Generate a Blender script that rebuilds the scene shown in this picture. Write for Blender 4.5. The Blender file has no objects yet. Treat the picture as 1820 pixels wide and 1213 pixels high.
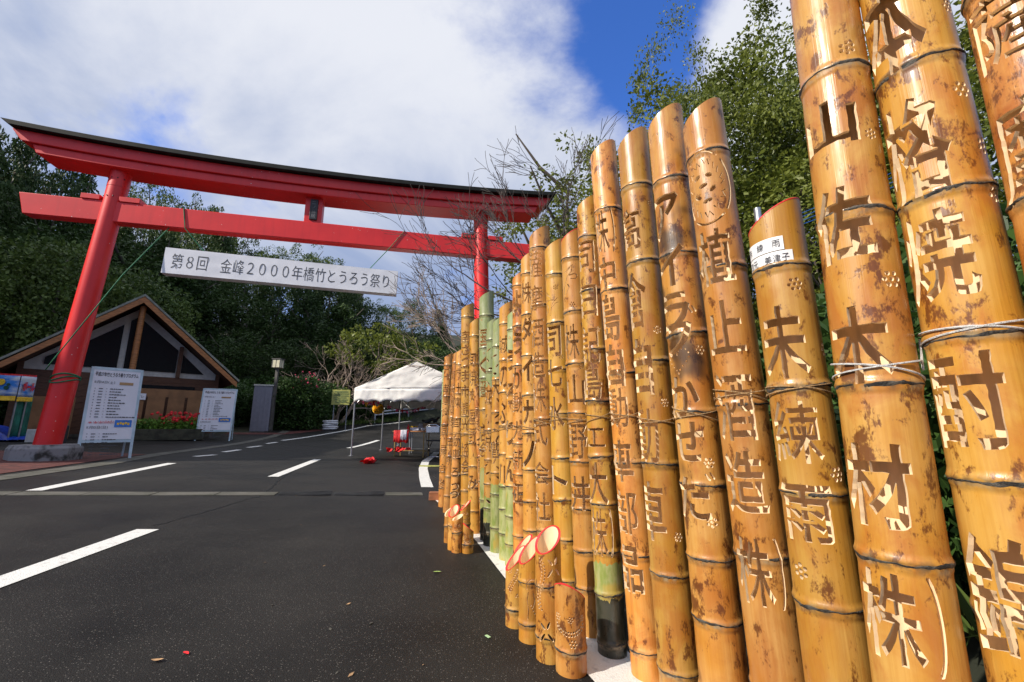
import bpy, bmesh, math, random
from math import sin, cos, pi, radians, sqrt, atan2, exp
from mathutils import Vector, Matrix, Quaternion
from mathutils.geometry import delaunay_2d_cdt
from mathutils import noise as mnoise
random.seed(11)
scene = bpy.context.scene
COL = scene.collection
# ------------------------------------------------------------------ camera
EYE = .87
FPX, PITCH = 758.3, radians(11.49)          # focal length in photo pixels (1820 wide), upward tilt
cam_d = bpy.data.cameras.new('camera')
cam_d.sensor_width = 36.0
cam_d.lens = 15.0
cam_d.clip_start = .02
cam_d.clip_end = 2000
cam = bpy.data.objects.new('camera', cam_d)
COL.objects.link(cam)
cam.location = (0, 0, EYE)
cam.rotation_euler = (pi/2 + PITCH, 0, 0)
scene.camera = cam
# ------------------------------------------------------------------ light
SUN_AZ = Vector((-.86, -.51)).normalized()
SUN_EL = radians(37)
to_sun = Vector((SUN_AZ.x*cos(SUN_EL), SUN_AZ.y*cos(SUN_EL), sin(SUN_EL)))
sl = bpy.data.lights.new('sun', 'SUN')
sl.energy = 4.6
sl.angle = radians(.5)
sl.color = (1.0, .92, .80)
so = bpy.data.objects.new('sun', sl)
COL.objects.link(so)
so.location = to_sun*60
so.rotation_euler = to_sun.to_track_quat('Z', 'Y').to_euler()
vs = scene.view_settings
vs.view_transform = 'Standard'
vs.look = 'None'
vs.gamma = 1
vs.use_curve_mapping = False
vs.exposure = .32

world = bpy.data.worlds.new('World')
scene.world = world
world.use_nodes = True
def make_world():
    nt = world.node_tree
    N, L = nt.nodes, nt.links
    N.clear()
    out = N.new('ShaderNodeOutputWorld')
    bg = N.new('ShaderNodeBackground')
    sky = N.new('ShaderNodeTexSky')
    sky.sky_type = 'NISHITA'
    sky.sun_disc = False
    sky.sun_elevation = SUN_EL
    sky.sun_rotation = atan2(SUN_AZ.x, SUN_AZ.y)
    sky.air_density = 1.0
    sky.dust_density = .4
    sky.ozone_density = 2.5
    tc = N.new('ShaderNodeTexCoord')
    def math_(op, a, b=None, c=None):
        n = N.new('ShaderNodeMath'); n.operation = op
        for i, v in enumerate((a, b, c)):
            if v is None: continue
            if isinstance(v, (int, float)): n.inputs[i].default_value = v
            else: L.new(v, n.inputs[i])
        return n.outputs[0]
    def vmath(op, a, b=None):
        n = N.new('ShaderNodeVectorMath'); n.operation = op
        for i, v in enumerate((a, b)):
            if v is None: continue
            if isinstance(v, (tuple, Vector)): n.inputs[i].default_value = v
            else: L.new(v, n.inputs[i])
        return n
    d = vmath('NORMALIZE', tc.outputs['Generated']).outputs[0]
    sep = N.new('ShaderNodeSeparateXYZ'); L.new(d, sep.inputs[0])
    zz = math_('ADD', math_('MAXIMUM', sep.outputs[2], 0), .32)
    comb = N.new('ShaderNodeCombineXYZ')
    L.new(math_('DIVIDE', sep.outputs[0], zz), comb.inputs[0])
    L.new(math_('DIVIDE', sep.outputs[1], zz), comb.inputs[1])
    comb.inputs[2].default_value = 3.7
    def fbm(scale, detail, rough, dist=0.0, off=0.0):
        n = N.new('ShaderNodeTexNoise')
        n.inputs['Scale'].default_value = scale
        n.inputs['Detail'].default_value = detail
        n.inputs['Roughness'].default_value = rough
        n.inputs['Distortion'].default_value = dist
        v = vmath('ADD', comb.outputs[0], (off, off*.7, off*.3)).outputs[0]
        L.new(v, n.inputs['Vector'])
        return n.outputs[0]
    cov = fbm(1.9, 9, .60, .25)
    # clear patches in the cloud deck
    def blob(px, py, k, w):
        r = pix_ray(px, py).normalized()
        dt = vmath('DOT_PRODUCT', d, tuple(r)).outputs['Value']
        return math_('MULTIPLY', math_('EXPONENT', math_('MULTIPLY', math_('SUBTRACT', dt, 1.0), k)), w)
    acc = math_('ADD', math_('MULTIPLY', math_('SUBTRACT', cov, .5), 2.6), .84)
    acc = math_('ADD', acc, math_('MULTIPLY', math_('SUBTRACT', fbm(3.6, 8, .60, .15, 2.2), .5), 1.5))
    for px, py, k, w in ((1180, 40, 90, -.85), (1150, 170, 170, -.62), (1190, -90, 40, -.6), (905, 120, 80, -.45), (1020, 330, 60, .40),
                         (465, 365, 500, -.6), (300, 150, 12, .35), (620, 250, 25, .3), (1340, 30, 110, 1.3), (900, 150, 120, .15), (1450, 160, 40, .5)):
        acc = math_('ADD', acc, blob(px, py, k, w))
    ramp = N.new('ShaderNodeMapRange'); ramp.interpolation_type = 'SMOOTHSTEP'
    L.new(acc, ramp.inputs[0])
    ramp.inputs[1].default_value = .05; ramp.inputs[2].default_value = .95
    # cloud brightness
    lum = fbm(1.5, 8, .58, .4, 5.3)
    lm = math_('ADD', lum, math_('MULTIPLY', math_('SUBTRACT', sep.outputs[2], .52), .95))
    lm = math_('ADD', lm, blob(1330, 30, 60, .35))
    lm = math_('ADD', lm, blob(330, 60, 12, .12))
    lr = N.new('ShaderNodeMapRange'); lr.interpolation_type = 'SMOOTHSTEP'
    L.new(lm, lr.inputs[0]); lr.inputs[1].default_value = .28; lr.inputs[2].default_value = .78
    cc = N.new('ShaderNodeMix'); cc.data_type = 'RGBA'
    L.new(lr.outputs[0], cc.inputs[0])
    cc.inputs[6].default_value = (.27, .34, .52, 1)
    cc.inputs[7].default_value = (.66, .68, .74, 1)
    sm = N.new('ShaderNodeMix'); sm.data_type = 'RGBA'; sm.blend_type = 'MULTIPLY'
    sm.inputs[0].default_value = 1
    L.new(sky.outputs[0], sm.inputs[6])
    sm.inputs[7].default_value = (.062, .108, .20, 1)
    mx = N.new('ShaderNodeMix'); mx.data_type = 'RGBA'
    L.new(ramp.outputs[0], mx.inputs[0])
    L.new(sm.outputs[2], mx.inputs[6]); L.new(cc.outputs[2], mx.inputs[7])
    L.new(mx.outputs[2], bg.inputs[0])
    bg.inputs[1].default_value = 1.0
    L.new(bg.outputs[0], out.inputs[0])
def pix_ray(px, py):
    u = (px-910)/FPX; v = (606.5-py)/FPX
    return Vector((u, cos(PITCH)-sin(PITCH)*v, sin(PITCH)+cos(PITCH)*v))
make_world()

# ------------------------------------------------------------------ survey helpers (the place's ground, bearings from the viewpoint)
def gz(x, y):
    r = -.043*max(min(x, .6), -25)
    t = y-12
    if t > 0: r += .0054*t*t if t < 16 else .0054*256+.1728*(t-16)
    return r
def G(px, py):
    d = pix_ray(px, py); t = .3
    while t < 200:
        p = d*t
        if EYE+p.z <= gz(p.x, p.y): break
        t += .004*max(1, t/3)
    return Vector((p.x, p.y, gz(p.x, p.y)))
def at(px, py, y):
    d = pix_ray(px, py)
    p = d*(y/d.y)
    return Vector((p.x, p.y, EYE+p.z))
def ground(x, y, dz=0): return Vector((x, y, gz(x, y)+dz))

# ------------------------------------------------------------------ object helpers
class MB:
    def __init__(s): s.v = []; s.f = []; s.m = []
    def add(s, vs, fs, mi=0):
        o = len(s.v)
        s.v += [tuple(v) for v in vs]
        for f in fs:
            s.f.append(tuple(i+o for i in f)); s.m.append(mi)
        return s
    def box(s, c, size, rot=None, mi=0):
        x, y, z = size[0]/2, size[1]/2, size[2]/2
        vs = [Vector(p) for p in ((-x,-y,-z),(x,-y,-z),(x,y,-z),(-x,y,-z),(-x,-y,z),(x,-y,z),(x,y,z),(-x,y,z))]
        if rot is not None: vs = [rot @ p for p in vs]
        c = Vector(c)
        return s.add([p+c for p in vs], [(0,3,2,1),(4,5,6,7),(0,1,5,4),(1,2,6,5),(2,3,7,6),(3,0,4,7)], mi)
    def prism(s, pts, off, mi=0):
        """closed polygon (3-D points) pushed along off"""
        n = len(pts); off = Vector(off)
        a = [Vector(p) for p in pts]; b = [p+off for p in a]
        fs = [tuple(range(n))[::-1], tuple(range(n, 2*n))]
        for i in range(n): fs.append((i, (i+1) % n, n+(i+1) % n, n+i))
        return s.add(a+b, fs, mi)
    def tube(s, pts, rad, n=6, mi=0, cap=True):
        pts = [Vector(p) for p in pts]
        if not hasattr(rad, '__len__'): rad = [rad]*len(pts)
        rings = []; up = None
        for i, p in enumerate(pts):
            t = (pts[min(i+1, len(pts)-1)]-pts[max(i-1, 0)])
            if t.length < 1e-9: t = Vector((0, 0, 1))
            t.normalize()
            if up is None:
                up = t.orthogonal().normalized()
            up = (up - t*up.dot(t))
            if up.length < 1e-6: up = t.orthogonal()
            up.normalize()
            w = t.cross(up)
            rings.append([p+(up*cos(2*pi*k/n)+w*sin(2*pi*k/n))*rad[i] for k in range(n)])
        vs = [q for r in rings for q in r]; fs = []
        for i in range(len(pts)-1):
            for k in range(n):
                a = i*n+k; b = i*n+(k+1) % n
                fs.append((a, b, b+n, a+n))
        if cap:
            fs.append(tuple(range(n))[::-1]); fs.append(tuple(range((len(pts)-1)*n, len(pts)*n)))
        return s.add(vs, fs, mi)
    def lathe(s, prof, c=(0,0,0), n=16, mi=0):
        c = Vector(c); vs = []; fs = []
        for r, z in prof:
            for k in range(n): vs.append(c+Vector((r*cos(2*pi*k/n), r*sin(2*pi*k/n), z)))
        for i in range(len(prof)-1):
            for k in range(n):
                a = i*n+k; b = i*n+(k+1) % n
                fs.append((a, b, b+n, a+n))
        fs.append(tuple(range(n))[::-1]); fs.append(tuple(range((len(prof)-1)*n, len(prof)*n)))
        return s.add(vs, fs, mi)
    def ball(s, c, r, n=8, m=6, mi=0, jit=0):
        c = Vector(c); vs = [c+Vector((0,0,-r))]; fs = []
        for i in range(1, m):
            a = -pi/2+pi*i/m
            for k in range(n):
                q = r*(1+random.uniform(-jit, jit))
                vs.append(c+Vector((q*cos(a)*cos(2*pi*k/n), q*cos(a)*sin(2*pi*k/n), q*sin(a))))
        vs.append(c+Vector((0,0,r)))
        for k in range(n): fs.append((0, 1+(k+1) % n, 1+k))
        for i in range(m-2):
            for k in range(n):
                a = 1+i*n+k; b = 1+i*n+(k+1) % n
                fs.append((a, b, b+n, a+n))
        t = len(vs)-1; o = 1+(m-2)*n
        for k in range(n): fs.append((o+k, o+(k+1) % n, t))
        return s.add(vs, fs, mi)
    def mesh(s, name, mats, smooth=False):
        me = bpy.data.meshes.new(name)
        me.from_pydata(s.v, [], s.f)
        for m in (mats if isinstance(mats, (list, tuple)) else [mats]): me.materials.append(m)
        if any(s.m): me.polygons.foreach_set('material_index', s.m)
        if smooth:
            me.polygons.foreach_set('use_smooth', [True]*len(me.polygons))
            if smooth != 'all': me.set_sharp_from_angle(angle=radians(42))
        me.update()
        return me
    def build(s, name, mats, parent=None, smooth=False, bevel=0, loc=None):
        o = bpy.data.objects.new(name, s.mesh(name, mats, smooth))
        COL.objects.link(o)
        if parent is not None: o.parent = parent
        if loc is not None: o.location = loc
        if bevel:
            m = o.modifiers.new('edge', 'BEVEL'); m.width = bevel; m.segments = 2; m.limit_method = 'ANGLE'
        return o
def tag(o, label, cat, group=None, kind=None):
    o['label'] = label
    if cat: o['category'] = cat
    if group: o['group'] = group
    if kind: o['kind'] = kind
    return o
def thing(name, label, cat, loc=(0,0,0), rz=0, group=None):
    o = bpy.data.objects.new(name, None); COL.objects.link(o)
    o.location = loc; o.rotation_euler = (0, 0, rz); o.empty_display_size = .1
    return tag(o, label, cat, group)
def struct(o, label=None):
    o['kind'] = 'structure'
    if label: o['label'] = label
    return o
def dup(root, loc=None, rz=None, label=None, scale=None):
    def cp(o, par):
        c = o.copy(); COL.objects.link(c)
        if par: c.parent = par
        for ch in o.children: cp(ch, c)
        return c
    r = cp(root, None)
    if loc is not None: r.location = loc
    if rz is not None: r.rotation_euler = (0, 0, rz)
    if scale is not None: r.scale = (scale,)*3 if not hasattr(scale, '__len__') else scale
    if label: r['label'] = label
    return r

# ------------------------------------------------------------------ materials
def mat(name, col, rough=.6, var=.18, scale=8, bump=0, bscale=60, metal=0, col2=None, thr=(.4, .62), stretch=(1,1,1), spec=.5, emit=None, trans=0, detail=5):
    m = bpy.data.materials.new(name); m.use_nodes = True
    nt = m.node_tree; N, L = nt.nodes, nt.links
    b = N['Principled BSDF']
    b.inputs['Roughness'].default_value = rough
    b.inputs['Metallic'].default_value = metal
    b.inputs['Specular IOR Level'].default_value = spec
    tc = N.new('ShaderNodeTexCoord'); mp = N.new('ShaderNodeMapping')
    mp.inputs['Scale'].default_value = stretch
    L.new(tc.outputs['Object'], mp.inputs[0])
    n = N.new('ShaderNodeTexNoise'); n.inputs['Scale'].default_value = scale; n.inputs['Detail'].default_value = detail
    L.new(mp.outputs[0], n.inputs['Vector'])
    mr = N.new('ShaderNodeMapRange'); mr.inputs[1].default_value = thr[0]; mr.inputs[2].default_value = thr[1]
    L.new(n.outputs[0], mr.inputs[0])
    mx = N.new('ShaderNodeMix'); mx.data_type = 'RGBA'
    L.new(mr.outputs[0], mx.inputs[0])
    c2 = col2 if col2 else tuple(c*(1-var) for c in col)
    c1 = col if col2 else tuple(min(1, c*(1+var)) for c in col)
    mx.inputs[6].default_value = (*c1, 1); mx.inputs[7].default_value = (*c2, 1)
    L.new(mx.outputs[2], b.inputs['Base Color'])
    if bump:
        n2 = N.new('ShaderNodeTexNoise'); n2.inputs['Scale'].default_value = bscale; n2.inputs['Detail'].default_value = 4
        L.new(mp.outputs[0], n2.inputs['Vector'])
        bp = N.new('ShaderNodeBump'); bp.inputs['Strength'].default_value = bump; bp.inputs['Distance'].default_value = .01
        L.new(n2.outputs[0], bp.inputs['Height']); L.new(bp.outputs[0], b.inputs['Normal'])
    if emit:
        b.inputs['Emission Color'].default_value = (*emit[0], 1); b.inputs['Emission Strength'].default_value = emit[1]
    return m
def leaf_mat(name, c1, c2, rough=.55, trans=.25):
    m = bpy.data.materials.new(name); m.use_nodes = True
    nt = m.node_tree; N, L = nt.nodes, nt.links
    b = N['Principled BSDF']; b.inputs['Roughness'].default_value = rough; b.inputs['Specular IOR Level'].default_value = .3
    g = N.new('ShaderNodeNewGeometry'); oi = N.new('ShaderNodeObjectInfo')
    n = N.new('ShaderNodeTexNoise'); n.inputs['Scale'].default_value = 1.3; n.inputs['Detail'].default_value = 3
    L.new(g.outputs['Position'], n.inputs['Vector'])
    a = N.new('ShaderNodeMath'); a.operation = 'MULTIPLY_ADD'; L.new(g.outputs['Random Per Island'], a.inputs[0]); a.inputs[1].default_value = .55
    L.new(n.outputs[0], a.inputs[2])
    a2 = N.new('ShaderNodeMath'); a2.operation = 'MULTIPLY_ADD'; L.new(oi.outputs['Random'], a2.inputs[0]); a2.inputs[1].default_value = .25; L.new(a.outputs[0], a2.inputs[2])
    mr = N.new('ShaderNodeMapRange'); mr.inputs[1].default_value = .45; mr.inputs[2].default_value = 1.1; L.new(a2.outputs[0], mr.inputs[0])
    mx = N.new('ShaderNodeMix'); mx.data_type = 'RGBA'; L.new(mr.outputs[0], mx.inputs[0])
    mx.inputs[6].default_value = (*c1, 1); mx.inputs[7].default_value = (*c2, 1)
    L.new(mx.outputs[2], b.inputs['Base Color'])
    if trans:
        t = N.new('ShaderNodeBsdfTranslucent'); L.new(mx.outputs[2], t.inputs[0])
        ms = N.new('ShaderNodeMixShader'); ms.inputs[0].default_value = trans
        L.new(b.outputs[0], ms.inputs[1]); L.new(t.outputs[0], ms.inputs[2]); L.new(ms.outputs[0], N['Material Output'].inputs[0])
    return m
M = {}
M['red'] = mat('red_paint', (.80, .026, .024), .40, col2=(.66, .018, .020), scale=1.7, thr=(.35, .7), bump=.05, bscale=25)
def chips(m):
    nt = m.node_tree; N, L = nt.nodes, nt.links; b = N['Principled BSDF']; src = b.inputs['Base Color'].links[0].from_socket
    tc = N.new('ShaderNodeTexCoord')
    v = N.new('ShaderNodeTexVoronoi'); v.inputs['Scale'].default_value = 26; L.new(tc.outputs['Object'], v.inputs['Vector'])
    n = N.new('ShaderNodeTexNoise'); n.inputs['Scale'].default_value = 2.2; n.inputs['Detail'].default_value = 3; L.new(tc.outputs['Object'], n.inputs['Vector'])
    sp = N.new('ShaderNodeSeparateColor'); L.new(v.outputs['Color'], sp.inputs[0])
    def mt(op, a, c):
        k = N.new('ShaderNodeMath'); k.operation = op
        for i, x in enumerate((a, c)):
            if isinstance(x, (int, float)): k.inputs[i].default_value = x
            else: L.new(x, k.inputs[i])
        return k.outputs[0]
    f = mt('MULTIPLY', mt('LESS_THAN', v.outputs['Distance'], mt('MULTIPLY', sp.outputs[1], .22)), mt('GREATER_THAN', mt('ADD', mt('MULTIPLY', sp.outputs[0], .35), n.outputs[0]), .86))
    s = N.new('ShaderNodeTexNoise'); s.inputs['Scale'].default_value = 3.5; s.inputs['Detail'].default_value = 6
    mp = N.new('ShaderNodeMapping'); mp.inputs['Scale'].default_value = (3, 3, .35); L.new(tc.outputs['Object'], mp.inputs[0]); L.new(mp.outputs[0], s.inputs['Vector'])
    r = N.new('ShaderNodeMapRange'); L.new(s.outputs[0], r.inputs[0]); r.inputs[1].default_value = .5; r.inputs[2].default_value = .8; r.inputs[4].default_value = .4
    mx0 = N.new('ShaderNodeMix'); mx0.data_type = 'RGBA'; L.new(r.outputs[0], mx0.inputs[0]); L.new(src, mx0.inputs[6]); mx0.inputs[7].default_value = (.48, .014, .016, 1)
    mx = N.new('ShaderNodeMix'); mx.data_type = 'RGBA'; L.new(f, mx.inputs[0]); L.new(mx0.outputs[2], mx.inputs[6]); mx.inputs[7].default_value = (.70, .55, .52, 1)
    L.new(mx.outputs[2], b.inputs['Base Color'])
chips(M['red'])
M['roofcap'] = mat('dark_copper', (.014, .016, .014), .7, .25, 6, spec=.2)
M['black'] = mat('black_paint', (.012, .012, .013), .4, .2)
M['whitepaint'] = mat('white_paint', (.78, .78, .76), .6, .06)
M['banner'] = mat('white_sheet', (.74, .75, .80), .6, .04, 3, bump=.25, bscale=5)
M['ink'] = mat('grey_ink', (.06, .065, .075), .6, .1)
M['inkdark'] = mat('dark_ink', (.03, .03, .04), .6, .1)
M['rope'] = mat('green_rope', (.015, .16, .07), .7, .2)
M['concrete'] = mat('stained_concrete', (.24, .24, .25), .85, col2=(.035, .035, .033), scale=7, thr=(.5, .66), bump=.3, bscale=40)
M['slab'] = mat('old_concrete', (.105, .10, .085), .85, col2=(.06, .06, .045), scale=5, bump=.25, bscale=50)
M['steel'] = mat('galvanised', (.42, .43, .45), .42, .12, metal=.9)
M['grate'] = mat('grate_steel', (.08, .08, .08), .5, .2, metal=.7)
M['timber'] = mat('orange_timber', (.34, .14, .045), .55, .25, 5, stretch=(1, 1, 6))
M['darkwood'] = mat('dark_boards', (.095, .040, .020), .65, .3, 6, stretch=(1, 1, 10))
M['screen'] = mat('brown_screen', (.23, .115, .048), .7, .15, 4)
M['glassdark'] = mat('dark_glass', (.008, .008, .008), .25, .1, spec=.12)
M['plaster'] = mat('pale_plaster', (.52, .52, .50), .7, .08)
M['rooftile'] = mat('grey_green_roof', (.20, .22, .19), .55, .2, 5)
M['blueframe'] = mat('pale_blue_frame', (.45, .58, .66), .45, .08)
M['paper'] = mat('white_paper', (.74, .75, .82), .45, .03, 4, bump=.2, bscale=7)
M['redflower'] = mat('red_petals', (.62, .018, .022), .6, .3, 20)
M['hedgeflower'] = mat('dull_pink_petals', (.50, .045, .10), .7, .3, 20)
M['pink'] = mat('pink_cloth', (.75, .12, .26), .7, .3, 20)
M['yellow'] = mat('yellow_paper', (.80, .50, .03), .7, .2, 20)
M['rust'] = mat('rusty_tan', (.30, .20, .06), .55, .2)
M['blue'] = mat('blue_print', (.035, .17, .55), .5, .2, 3)
M['tarp'] = mat('blue_tarp', (.008, .05, .42), .38, .3, 4, bump=.6, bscale=6)
M['greennet'] = mat('green_net', (.012, .13, .09), .6, .3, 5)
M['greensign'] = mat('green_board', (.01, .07, .045), .5, .1)
M['yelsign'] = mat('yellow_board', (.38, .38, .10), .5, .15, 9)
M['canvas'] = mat('tent_canvas', (.84, .83, .79), .65, .05, 2, bump=.9, bscale=3.4)
M['card'] = mat('cardboard', (.38, .24, .12), .8, .15)
M['chrome'] = mat('chrome_tube', (.6, .6, .62), .25, .1, metal=1)
M['bag'] = mat('white_sandbag', (.62, .63, .66), .7, .08, 4, bump=.3, bscale=12)
M['lampglass'] = mat('lamp_panes', (.62, .58, .42), .5, .1)
M['lamppost'] = mat('grey_post', (.09, .085, .08), .6, .2)
M['bark'] = mat('grey_bark', (.13, .105, .085), .9, .35, 7, bump=.4, bscale=20)
M['twig'] = mat('pale_twig', (.26, .20, .16), .9, .3, 5)
M['darktwig'] = mat('dark_twig', (.07, .055, .05), .9, .3, 5)
M['hill'] = mat('hill_ground', (.020, .024, .012), .95, .3, 2, bump=.5, bscale=3)
M['moss'] = mat('mossy_stone', (.045, .045, .030), .9, .35, 8, bump=.4, bscale=30)
M['twine'] = mat('jute_twine', (.40, .25, .115), .9, .3, 120, bump=.6, bscale=600)
M['cord'] = mat('white_cord', (.60, .59, .57), .8, .12, 120, bump=.6, bscale=500)
M['redrim'] = mat('red_rim_paint', (.80, .035, .04), .45, .1, 30)
M['sticker'] = mat('sticker_paper', (.82, .82, .82), .6, .02)
M['nodering'] = mat('node_scar', (.085, .075, .06), .75, col2=(.018, .016, .014), scale=45, thr=(.42, .58), bump=.5, bscale=220)
M['portable'] = mat('pale_panel', (.20, .205, .26), .5, .06)
M['timberbeam'] = mat('red_brown_timber', (.32, .12, .05), .6, .2, 6, stretch=(1, 4, 4))
M['dryleaf'] = mat('dry_leaf', (.36, .22, .11), .7, .3, 60)
M['greenleaf'] = mat('fallen_green_leaf', (.25, .36, .10), .6, .3, 60)
M['greentape'] = mat('green_tape', (.35, .52, .28), .6, .1)
M['wall_cut'] = mat('cut_bamboo', (.84, .63, .39), .62, .16, 30, stretch=(1, 1, .15), bump=.1, bscale=90)
M['cedar'] = leaf_mat('dark_needles', (.015, .036, .009), (.055, .098, .020), .6, .12)
M['roundleaf_lit'] = leaf_mat('lit_hill_leaves', (.024, .052, .010), (.095, .145, .026), .5, .2)
M['broad'] = leaf_mat('broad_leaves', (.035, .07, .015), (.13, .185, .04), .45, .2)
M['olive'] = leaf_mat('olive_leaves', (.055, .085, .013), (.19, .22, .035), .45, .35)
M['shrub'] = leaf_mat('shrub_leaves', (.02, .045, .012), (.06, .12, .025), .5, .2)
M['bed'] = leaf_mat('bedding_leaves', (.05, .12, .02), (.16, .30, .04), .5, .25)
M['grass'] = leaf_mat('grass_blades', (.04, .075, .014), (.11, .16, .035), .6, .2)

def asphalt():
    m = bpy.data.materials.new('asphalt'); m.use_nodes = True
    nt = m.node_tree; N, L = nt.nodes, nt.links; b = N['Principled BSDF']
    tc = N.new('ShaderNodeTexCoord')
    v = N.new('ShaderNodeTexVoronoi'); v.inputs['Scale'].default_value = 190; L.new(tc.outputs['Object'], v.inputs['Vector'])
    n = N.new('ShaderNodeTexNoise'); n.inputs['Scale'].default_value = 1.1; n.inputs['Detail'].default_value = 6; L.new(tc.outputs['Object'], n.inputs['Vector'])
    n2 = N.new('ShaderNodeTexNoise'); n2.inputs['Scale'].default_value = 330; n2.inputs['Detail'].default_value = 3; L.new(tc.outputs['Object'], n2.inputs['Vector'])
    r1 = N.new('ShaderNodeValToRGB'); L.new(n.outputs[0], r1.inputs[0])
    r1.color_ramp.elements[0].position = .35; r1.color_ramp.elements[0].color = (.0115, .0112, .0107, 1)
    r1.color_ramp.elements[1].position = .7; r1.color_ramp.elements[1].color = (.029, .0276, .0258, 1)
    # pale chips of aggregate, their colour brightened to stand in for glints
    sp = N.new('ShaderNodeSeparateColor'); L.new(v.outputs['Color'], sp.inputs[0])
    mr = N.new('ShaderNodeMapRange'); L.new(sp.outputs[0], mr.inputs[0]); mr.inputs[1].default_value = .86; mr.inputs[2].default_value = 1.0; mr.inputs[4].default_value = .8
    m3 = N.new('ShaderNodeMapRange'); L.new(v.outputs['Distance'], m3.inputs[0]); m3.inputs[1].default_value = .48; m3.inputs[2].default_value = .2
    ml = N.new('ShaderNodeMath'); ml.operation = 'MULTIPLY'; L.new(mr.outputs[0], ml.inputs[0]); L.new(m3.outputs[0], ml.inputs[1])
    mx = N.new('ShaderNodeMix'); mx.data_type = 'RGBA'; L.new(ml.outputs[0], mx.inputs[0]); L.new(r1.outputs[0], mx.inputs[6]); mx.inputs[7].default_value = (.26, .24, .215, 1)
    L.new(mx.outputs[2], b.inputs['Base Color'])
    rr = N.new('ShaderNodeMapRange'); L.new(n.outputs[0], rr.inputs[0]); rr.inputs[1].default_value = .35; rr.inputs[2].default_value = .7; rr.inputs[3].default_value = .48; rr.inputs[4].default_value = .66
    L.new(rr.outputs[0], b.inputs['Roughness'])
    b.inputs['Specular IOR Level'].default_value = .16
    ad = N.new('ShaderNodeMath'); ad.operation = 'SUBTRACT'; L.new(n2.outputs[0], ad.inputs[0]); L.new(v.outputs['Distance'], ad.inputs[1])
    bp = N.new('ShaderNodeBump'); bp.inputs['Strength'].default_value = .55; bp.inputs['Distance'].default_value = .004
    L.new(ad.outputs[0], bp.inputs['Height']); L.new(bp.outputs[0], b.inputs['Normal'])
    return m
M['asphalt'] = asphalt()
M['earth'] = mat('earth', (.035, .035, .018), .95, .4, 3, bump=.5, bscale=20)
M['brickpave'] = mat('red_pavers', (.085, .020, .015), .85, .35, 9, bump=.3, bscale=40)
M['roadpaint'] = mat('road_paint', (.72, .72, .69), .6, col2=(.45, .44, .42), scale=22, thr=(.56, .76), bump=.5, bscale=160)

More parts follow.
